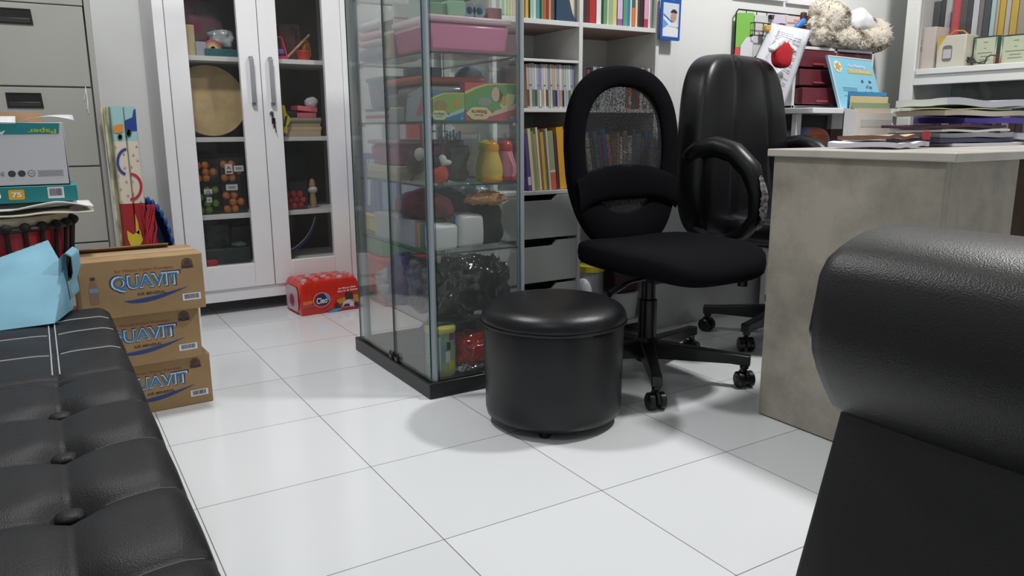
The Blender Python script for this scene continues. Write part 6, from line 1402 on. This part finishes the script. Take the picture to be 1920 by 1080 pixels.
def furry(n, label, blobs, base):
    t = thing(n, label, 'plush toy', base, 0, 'plush dogs on the drawer unit')
    m = MB()
    for i, (c, r) in enumerate(blobs): m.blob(c, r, amp=.10, freq=24, seed=i, nu=40, nv=28, lim=((0, 4), (-2, -.608), (1.1358, 2)))
    o = m.build('plush_body', FUR, t, remesh=.0042, smooth=180); d = o.modifiers.new('fur', 'DISPLACE'); tx = bpy.data.textures.get('furtex') or bpy.data.textures.new('furtex', 'CLOUDS'); tx.noise_scale = .006; d.texture = tx; d.strength = .008; d.mid_level = .5
    rf = random.Random(len(blobs)); f1, f2 = MB(), MB()
    for c, r in blobs:
        c = Vector(c)
        for _ in range(int(52000 * (r[0] * r[2] + r[0] * r[1] + r[1] * r[2]) / 3)):
            n = Vector((rf.gauss(0, 1), rf.gauss(0, 1), rf.gauss(0, 1))).normalized(); p = c + Vector((n.x * r[0], n.y * r[1], n.z * r[2])) * .97
            if p.z < 1.14 or p.y > -.612: continue
            if any(((p - Vector(c2)).x / r2[0]) ** 2 + ((p - Vector(c2)).y / r2[1]) ** 2 + ((p - Vector(c2)).z / r2[2]) ** 2 < .85 for c2, r2 in blobs): continue
            d_ = (n + Vector((rf.gauss(0, .45), rf.gauss(0, .45), rf.gauss(-.25, .4)))).normalized(); L_ = rf.uniform(.008, .019)
            s1 = d_.orthogonal().normalized() * .0022; s2 = d_.cross(s1)
            tip = p + d_ * L_; tip.z = max(tip.z, 1.137)
            dark = noise.noise(p * 13 + Vector((3, 1, 7))) > .12
            (f2 if dark else f1).add([p + s1, p - s1 * .5 + s2 * .87, p - s1 * .5 - s2 * .87, tip], [(0, 1, 3), (1, 2, 3), (2, 0, 3)])
    f1.build('fur', M('fur_cream', (220, 213, 200), .95, spec=.1), t, smooth=0, weld=False)['kind'] = 'stuff'; o2 = f2.build('fur', M('fur_dark', (112, 100, 86), .95, spec=.1), t, smooth=0, weld=False); o2['label'] = 'dark brownish fur patches'; o2['kind'] = 'stuff'
    return t
def B(u_, v_, y, ru_, rv_, ry=None):
    c = P(u_, v_, Y=y); k = (P(u_ + 1, v_, Y=y) - c).length * .92; return (c, (ru_ * k, (ry or (ru_ + rv_) * .5) * k, rv_ * k))
zz = 1.135
t1_ = furry('plush_dog', 'grey and cream fluffy plush dog sitting up on the maroon drawer unit', [B(1556, 36, -.665, 26, 24), B(1536, 22, -.655, 13, 14), B(1573, 36, -.70, 15, 14), B(1548, 4, -.655, 9, 12), B(1562, 74, -.65, 36, 20), B(1540, 66, -.69, 18, 14), B(1585, 76, -.69, 22, 14), B(1532, 48, -.665, 14, 12)], (2.75, -.73, zz))
t2_ = furry('plush_dog', 'cream fluffy plush dog lying curled beside the sitting one on the drawer unit', [B(1626, 76, -.65, 27, 17), B(1644, 68, -.665, 17, 18), B(1608, 78, -.68, 17, 14), B(1652, 78, -.68, 10, 11), B(1634, 52, -.645, 20, 12), B(1618, 86, -.70, 18, 8)], (3.0, -.72, zz))
wb = MB(); wb.blob(P(1610, 42, Y=-.65), (.10, .045, .05), amp=.35, freq=14, seed=4, nu=40, nv=26); tag(wb.build('white_cloth', M('soft_white_cloth', (222, 222, 228), .7, bump=.3, bs=50), smooth=180), 'soft white cloth draped between the two plush dogs', 'cloth')

# ================================================================ wire grid on the wall with papers
gd = thing('wire_grid', 'black wire memo grid hanging on the white wall above the leather chair', 'wire grid', (2.48, -.60, 1.1))
gy_ = -.597; q0, q1 = P(1381, 17, Y=gy_), P(1530, 30, Y=gy_); gz1 = q0.z; gz0 = .80
m = MB(); m.tube([(q0.x, gy_, gz0), (q0.x, gy_, gz1 - .012), (q0.x + .012, gy_, gz1), (q1.x - .01, gy_, gz1), (q1.x, gy_, gz1 - .01), (q1.x, gy_, gz0)], .0032, 8); m.build('grid_frame', BMT, gd)
m = MB()
for i in range(1, 8): x = q0.x + (q1.x - q0.x) * i / 8; m.tube([(x, gy_ + .004, gz0), (x, gy_ + .004, gz1)], .0018, 6)
for i in range(1, 7): z = gz1 - .075 * i; m.tube([(q0.x, gy_ + .004, z), (q1.x, gy_ + .004, z)], .0018, 6)
m.build('grid_wire', BMT, gd)
m = MB(); kx0, kx1, kz0, kz1, ky = P(1417, 42, Y=-.63).x, P(1440, 42, Y=-.63).x + .03, P(1420, 66, Y=-.63).z, P(1420, 42, Y=-.63).z, -.626
for z in (kz0, kz1): m.tube([(kx0, -.6, z), (kx0, ky, z), (kx1, ky, z), (kx1, -.6, z)], .0022, 6)
for x in (kx0, (kx0 + kx1) / 2, kx1): m.tube([(x, ky, kz0), (x, ky, kz1)], .0022, 6)
m.build('wire_basket', BMT, gd)
def hang(n, label, cat, pts, y, col, th=.0012, bend=.0, mat=None, lines=None):
    """a paper of four or more corners (photo pixels) clipped to the grid"""
    t = thing(n, label, cat, P(*pts[0], Y=y)); a = [P(*p, Y=y) for p in pts]
    MB().prism(a, [q + Vector((0, th, 0)) for q in a]).build('sheet', mat or C(col, .6), t, smooth=0)
    if lines:
        for (u0, v0, u1, v1, hh, c_) in lines:
            p0, p1 = P(u0, v0, Y=y), P(u1, v1, Y=y); dz = Vector((0, 0, hh)); oo = Vector((0, -.0008, 0))
            MB().prism([p0 + oo, p1 + oo, p1 + dz + oo, p0 + dz + oo], [p0, p1, p1 + dz, p0 + dz]).build('print_line', C(c_, .6), t, smooth=0)
    return t
hang('green_paper', 'bright green paper clipped to the near end of the wire grid', 'paper', [(1382, 24), (1414, 24), (1411, 62), (1400, 72), (1388, 88), (1379, 88)], -.604, (128, 192, 84))
hang('red_paper', 'small red paper strip below the bright green paper', 'paper', [(1379, 88), (1388, 88), (1388, 112), (1376, 112)], -.606, (210, 84, 84))
hang('white_paper', 'white cut-corner paper hanging below the bright green one on the wire grid', 'paper', [(1400, 70), (1412, 68), (1411, 118), (1386, 118), (1389, 86)], -.609, (216, 216, 224))
hang('lilac_paper', 'pale lilac paper strip clipped along the top of the wire grid', 'paper', [(1450, 26), (1478, 28), (1478, 44), (1450, 44)], -.604, (216, 204, 222))
hang('pink_paper', 'pale pink paper with orange marks at the top of the wire grid', 'paper', [(1474, 29), (1506, 32), (1506, 54), (1474, 50)], -.606, (226, 206, 204), lines=[(1488, 40, 1500, 41, .008, (226, 150, 110)), (1476, 44, 1492, 45, .006, (150, 150, 160))])
hang('plain_paper', 'white paper hanging behind the wire basket on the grid', 'paper', [(1416, 28), (1450, 30), (1446, 84), (1412, 108), (1412, 60)], -.6035, (204, 206, 206))
hang('peach_card', 'small peach card tucked beside the brown clip on the wire grid', 'card', [(1511, 33), (1517, 33), (1520, 58), (1509, 56)], -.608, (222, 196, 184))
o = bx(P(1435, 48, Y=-.64).x, P(1444, 48, Y=-.64).x, -.645, -.625, P(1440, 57, Y=-.64).z, P(1440, 48, Y=-.64).z).build('yellow_block', C((214, 160, 50)), bevel=.002); tag(o, 'small yellow-orange block in the wire basket', 'block')
def tsy(z): return -.628 - .105 * min(1, max(0, (1.27 - z) / .12)) ** .8 - .05 * max(0, (1.12 - z) / .3)
tp = thing('printed_sheets', 'large grey-white printed sheets clipped at a slant to the wire grid', 'papers', (2.5, -.69, 1.0))
ty = -.69
def TS(u, v): # bent hanging sheet between four photo corners
    uu, vv = (1447 + 74 * u) * (1 - v) + (1398 + 68 * u) * v, (43 + 14 * u) * (1 - v) + (150 + 65 * u) * v
    p = P(uu, vv, Y=-.7)
    for _ in range(4): p = P(uu, vv, Y=-.628 + (tsy(p.z) + .628) * (.05 + .95 * min(1, u * 1.5)) - .004 * math.sin(PI * u))
    return p
MB().grid(TS, 14, 20).build('sheet', M('printed_paper', (200, 202, 210), .6, var=.03, vs=12), tp, solid=.002, smooth=180)
m = MB(); rl_ = random.Random(5)
for i in range(30):
    v = .1 + .8 * i / 30
    if i % 7 == 5: continue
    u0, u1 = .18 + .05 * rl_.random(), .86 - .3 * rl_.random() * (i % 3 == 0)
    for k in range(6):
        a = [TS(u0 + (u1 - u0) * (k + q) / 6, v + w_) + Vector((0, -.0022, 0)) for q, w_ in ((0, 0), (.85, 0), (.85, .008), (0, .008))]; m.add(a, [(0, 1, 2, 3)])
m.build('print_lines', C((168, 170, 180), .7), tp, smooth=0)['kind'] = 'stuff'
patch('dark_rule', Fr(TS(.75, .93), TS(.95, .93) - TS(.6, .93), (0, 0, 1)), rect(0, 0, .04, .003), C((90, 92, 100)), tp, .004)
for n_, lab, u_, v_, col, hgt in (('binder_clip', 'black binder clip holding white paper at the top of the wire grid', 1447, 32, (26, 26, 28), 0), ('binder_clip', 'black binder clip with a shiny dot holding the slanted printed sheets', 1466, 48, (26, 26, 28), 1)):
    t = thing(n_, lab, 'clip', P(u_, v_, Y=-.635 if hgt else -.61)); c_ = P(u_, v_, Y=-.64 if hgt else -.612)
    MB().loft([[c_ + Vector(q) for q in ((-.014, -.004, .008), (.014, -.004, .008), (.014, .006, .008), (-.014, .006, .008))], [c_ + Vector(q) for q in ((-.011, -.002, -.008), (.011, -.002, -.008), (.011, .002, -.008), (-.011, .002, -.008))]]).build('clip_body', C(col, .3), t, smooth=0)
    MB().tube([c_ + Vector(q) for q in ((-.006, -.004, .008), (-.005, -.008, -.004), (.005, -.008, -.004), (.006, -.004, .008))], .0012, 6).build('clip_wire', CHR, t)
pg_ = thing('clothes_peg', 'dark brown peg clip on the top wire of the grid', 'peg', P(1507, 32, Y=-.615)); c_ = P(1507, 32, Y=-.615); MB().box(c_.x - .014, c_.x + .014, c_.y - .008, c_.y + .010, c_.z - .045, c_.z + .02).build('peg_body', C((74, 40, 44), .5), pg_, bevel=.006)
bt_ = thing('bird_clip', 'blue and brown bird-shaped clip on the slanted printed sheets', 'clip', P(1500, 45, Y=-.655)); c_ = P(1500, 45, Y=-.655)
T = Matrix.Rotation(math.radians(-28), 4, 'Y'); MB().blob(c_, (.038, .012, .013), e=.9, nu=24, nv=12, T=T, fn=lambda p: Vector((p.x, p.y, p.z * (1 + p.x * 10)))).build('bird_body', C((56, 120, 200), .4), bt_, smooth=180); MB().blob(c_ + Vector((-.032, -.002, -.022)), (.014, .009, .008), nu=14, nv=8, T=T).build('bird_tail', C((40, 56, 84), .4), bt_, smooth=180)
MB().tube([c_ + Vector((.006, .004, -.010)), c_ + Vector((.012, -.002, -.03)), c_ + Vector((.014, -.004, -.055))], .005, 8).build('bird_peg', C((70, 48, 44), .5), bt_)
rp = thing('felt_ornament', 'red felt pouch ornament with a white fluffy brim hanging on the printed sheets', 'ornament', P(1466, 100, Y=-.79)); c_ = P(1466, 101, Y=-.80); k = (P(1467, 101, Y=-.80) - c_).length * .86
def po(p):
    q = Vector(p); h_ = q.z / (20 * k); q.x *= 1.0 - .5 * max(0, h_) ** 2 - .06 * max(0, -h_); return q
MB().blob(c_, (19 * k, 9 * k, 20 * k), e=.75, e2=.62, nu=40, nv=26, fn=po, amp=.03, freq=40).build('pouch', M('red_felt', (186, 28, 40), .9, bump=.5, bs=120), rp, smooth=180)
m = MB()
for i in range(11):
    t = i / 10; u_, v_ = (1447 + 20 * t * 2, 92 - 15 * t * 2) if t < .5 else (1467 + 20 * (t - .5) * 2, 77 + 17 * (t - .5) * 2)
    m.blob(P(u_, v_, Y=-.808), (5.6 * k, 5 * k, 5 * k), amp=.25, freq=90, seed=i, nu=16, nv=10)
m.build('fluffy_brim', M('white_fluff', (226, 224, 224), .95, bump=.8, bs=200), rp, remesh=.003)
MB().tube([P(1464, 76, Y=-.80), P(1462, 60, Y=-.735), P(1464, 52, Y=-.665)], .0012, 6).build('hanging_thread', C((206, 206, 206)), rp)

# ================================================================ behind the glass of the office cabinet
XS = 3.14; CZ = 1.0525
def onshelf(n, label, cat, u0, u1, vt, X, dx, col, group=None, bev=.002, z=CZ):
    ya, yb_ = P(u0, vt, X=X).y, P(u1, vt, X=X).y; zt = P((u0 + u1) / 2, vt, X=X).z
    o = MB().box(X, X + dx, min(ya, yb_), max(ya, yb_), z, zt).build(n, C(col), bevel=bev); return tag(o, label, cat, group), ya, yb_, zt
o, ya, yb_, zt = onshelf('white_carton', 'white printed carton at the end of the cabinet shelf by the wall', 'cardboard box', 1713, 1756, 52, XS, .12, (216, 206, 200)); zt = zt
f = Fr((XS, ya, (CZ + zt) / 2), (0, -1, 0), (0, 0, 1)); W_ = ya - yb_
for a, b, ww, hh in ((.3, .035, .3, .004), (.3, .025, .3, .004), (.32, .0, .3, .02), (.2, -.05, .12, .005)): patch('print_mark', f, rect(W_ * a, b, W_ * ww, hh), C((176, 168, 164)), o)
fb_ = thing('food_box', 'white and yellow carton with a handle and an oval window on the cabinet shelf', 'cardboard box', (XS, -1.0, CZ)); ya, yb_ = P(1757, 90, X=XS).y, P(1810, 90, X=XS).y; zt = P(1785, 66, X=XS).z
bx(XS, XS + .09, yb_, ya, CZ, zt).build('carton_body', C((224, 220, 204)), fb_, bevel=.004)
f = Fr((XS, ya, CZ), (0, -1, 0), (0, 0, 1)); W_ = ya - yb_; Hh = zt - CZ
patch('yellow_edge', f, [(0, Hh), (W_ * .3, Hh), (W_ * .08, Hh * .7), (0, Hh * .4)], C((214, 180, 70)), fb_); patch('window_print', f, rrect(W_ * .38, Hh * .45, W_ * .34, Hh * .5, W_ * .1), C((130, 122, 112)), fb_); patch('window_label', f, rect(W_ * .38, Hh * .44, W_ * .28, Hh * .28), C((206, 208, 216)), fb_, .0012)
MB().tube([(XS + .04, ya - W_ * .15, zt), (XS + .04, ya - W_ * .4, zt + .022), (XS + .04, ya - W_ * .7, zt + .018), (XS + .04, yb_ + .004, zt - .01)], .003, 8).build('carry_handle', C((206, 150, 60)), fb_)
for i, (u0, u1, lab) in enumerate(((1828, 1869, 'framed certificate with red and green corners beside the black cables'), (1876, 1935, 'framed certificate with red and green corners, farther from the wall'))):
    t = thing('certificate', lab, 'certificate', (XS + .05, -1.2 - .1 * i, CZ), 0, 'certificates in the office cabinet'); X = XS + .05; ya, yb_ = P(u0 - 4, 90, X=X).y, P(u1 + 3, 90, X=X).y; zt = P((u0 + u1) / 2, 68 - 4 * i, X=X).z
    bx(X, X + .012, yb_, ya, CZ, zt).build('frame_border', C((36, 50, 44)), t, bevel=.001); f = Fr((X, ya, CZ), (0, -1, 0), (0, 0, 1)); W_ = ya - yb_; Hh = zt - CZ
    patch('certificate_sheet', f, rect(W_ / 2, Hh / 2, W_ * .86, Hh * .9), C((206, 214, 186)), t)
    for a in (.1, .9): patch('corner_print', f, [(W_ * (a - .035), Hh * .06), (W_ * (a + .035), Hh * .06), (W_ * (a + .03 * (1 if a < .5 else -1)), Hh * .5)], C((206, 110, 80)), t, .0012); patch('corner_print', f, [(W_ * (a - .035), Hh * .94), (W_ * (a + .035), Hh * .94), (W_ * (a + .03 * (1 if a < .5 else -1)), Hh * .5)], C((90, 150, 120)), t, .0012)
    for b, ww in ((.8, .2), (.6, .1), (.45, .7), (.33, .4), (.22, .5)): patch('print_line', f, rect(W_ / 2, Hh * b, W_ * ww * .8, Hh * .03), C((130, 140, 120)), t, .0012)
m = MB()
for i in range(4): m.tube([P(1803 + 3 * i + 18 * t / 8, 118 - 5 * math.sin(PI * t / 8) * (1 + i % 2), X=XS + .02 + .004 * i) for t in range(9)], .004, 6)
m.tube([P(u_, v_, X=XS + .02) for u_, v_ in ((1834, 119), (1846, 119), (1850, 108), (1858, 103), (1866, 104), (1871, 110), (1868, 118))], .0028, 6); m.tube([P(u_, v_, X=XS + .03) for u_, v_ in ((1815, 118), (1813, 104), (1818, 112), (1832, 118), (1850, 114))], .0026, 6)
tag(m.build('black_cable', C((26, 26, 28))), 'coiled black cables in front of the framed certificates', 'cable')
fl = [(1728, 1762, (74, 76, 84), 'dark grey'), (1763, 1771, (58, 60, 68), 'charcoal'), (1772, 1783, (196, 200, 204), 'white'), (1800, 1812, (96, 96, 92), 'olive grey'), (1812, 1822, (60, 58, 66), 'black'), (1823, 1834, (206, 210, 220), 'white paper'), (1835, 1843, (120, 116, 118), 'grey'), (1844, 1856, (56, 64, 74), 'dark slate'), (1857, 1866, (176, 206, 210), 'pale blue'), (1867, 1872, (206, 180, 140), 'tan'), (1873, 1884, (206, 170, 50), 'yellow'), (1885, 1894, (190, 184, 176), 'pale grey'), (1895, 1908, (206, 172, 60), 'amber'), (1909, 1930, (166, 158, 140), 'beige')]
for i, (u0, u1, col, cn) in enumerate(fl):
    X = 3.28; ya, yb_ = min(YA - .014, P(u0, 30, X=X).y), P(u1, 30, X=X).y
    o = bx(X, X + .19, yb_ + .001, ya - .001, CZ, CZ + .3 + .02 * (i % 3)).build('file_folder', C(col, .5), bevel=.001); tag(o, '%s file standing on the upper cabinet shelf, %s from the wall' % (cn, ORD[i]), 'file', 'files in the office cabinet')
X = 3.24; ya = P(1793, 30, X=X).y; o = cyl((X, ya, CZ), (X, ya, CZ + .3), .016, 20).build('red_tube', C((196, 70, 80), .25)); tag(o, 'red glossy tube standing among the files behind the food carton', 'tube')
LZ = .6155; u = 1752
for i in range(16):
    w_ = rr.choice((7, 9, 12, 15)); X = 3.30; ya, yb_ = P(u, 200, X=X).y, P(u + w_, 200, X=X).y; cn, col = [('brown', (96, 72, 52)), ('dark grey', (60, 60, 66)), ('yellow', (196, 150, 50)), ('olive', (110, 110, 50)), ('maroon', (96, 40, 44)), ('tan', (166, 140, 90)), ('red', (150, 56, 50)), ('white', (190, 190, 196)), ('pink', (176, 110, 120)), ('navy', (44, 60, 90))][(i * 7) % 10]
    o = bx(X, X + .17, yb_ + .001, ya - .001, LZ, LZ + (.17 if 5 < i < 9 else .21) + .05 * ((i * 5) % 4) / 4).build('book', C(col, .6), bevel=.001); tag(o, '%s book on the lower cabinet shelf, %s from the wall' % (cn, ORD[i]), 'book', 'books on the lower cabinet shelf'); u += w_ + .5
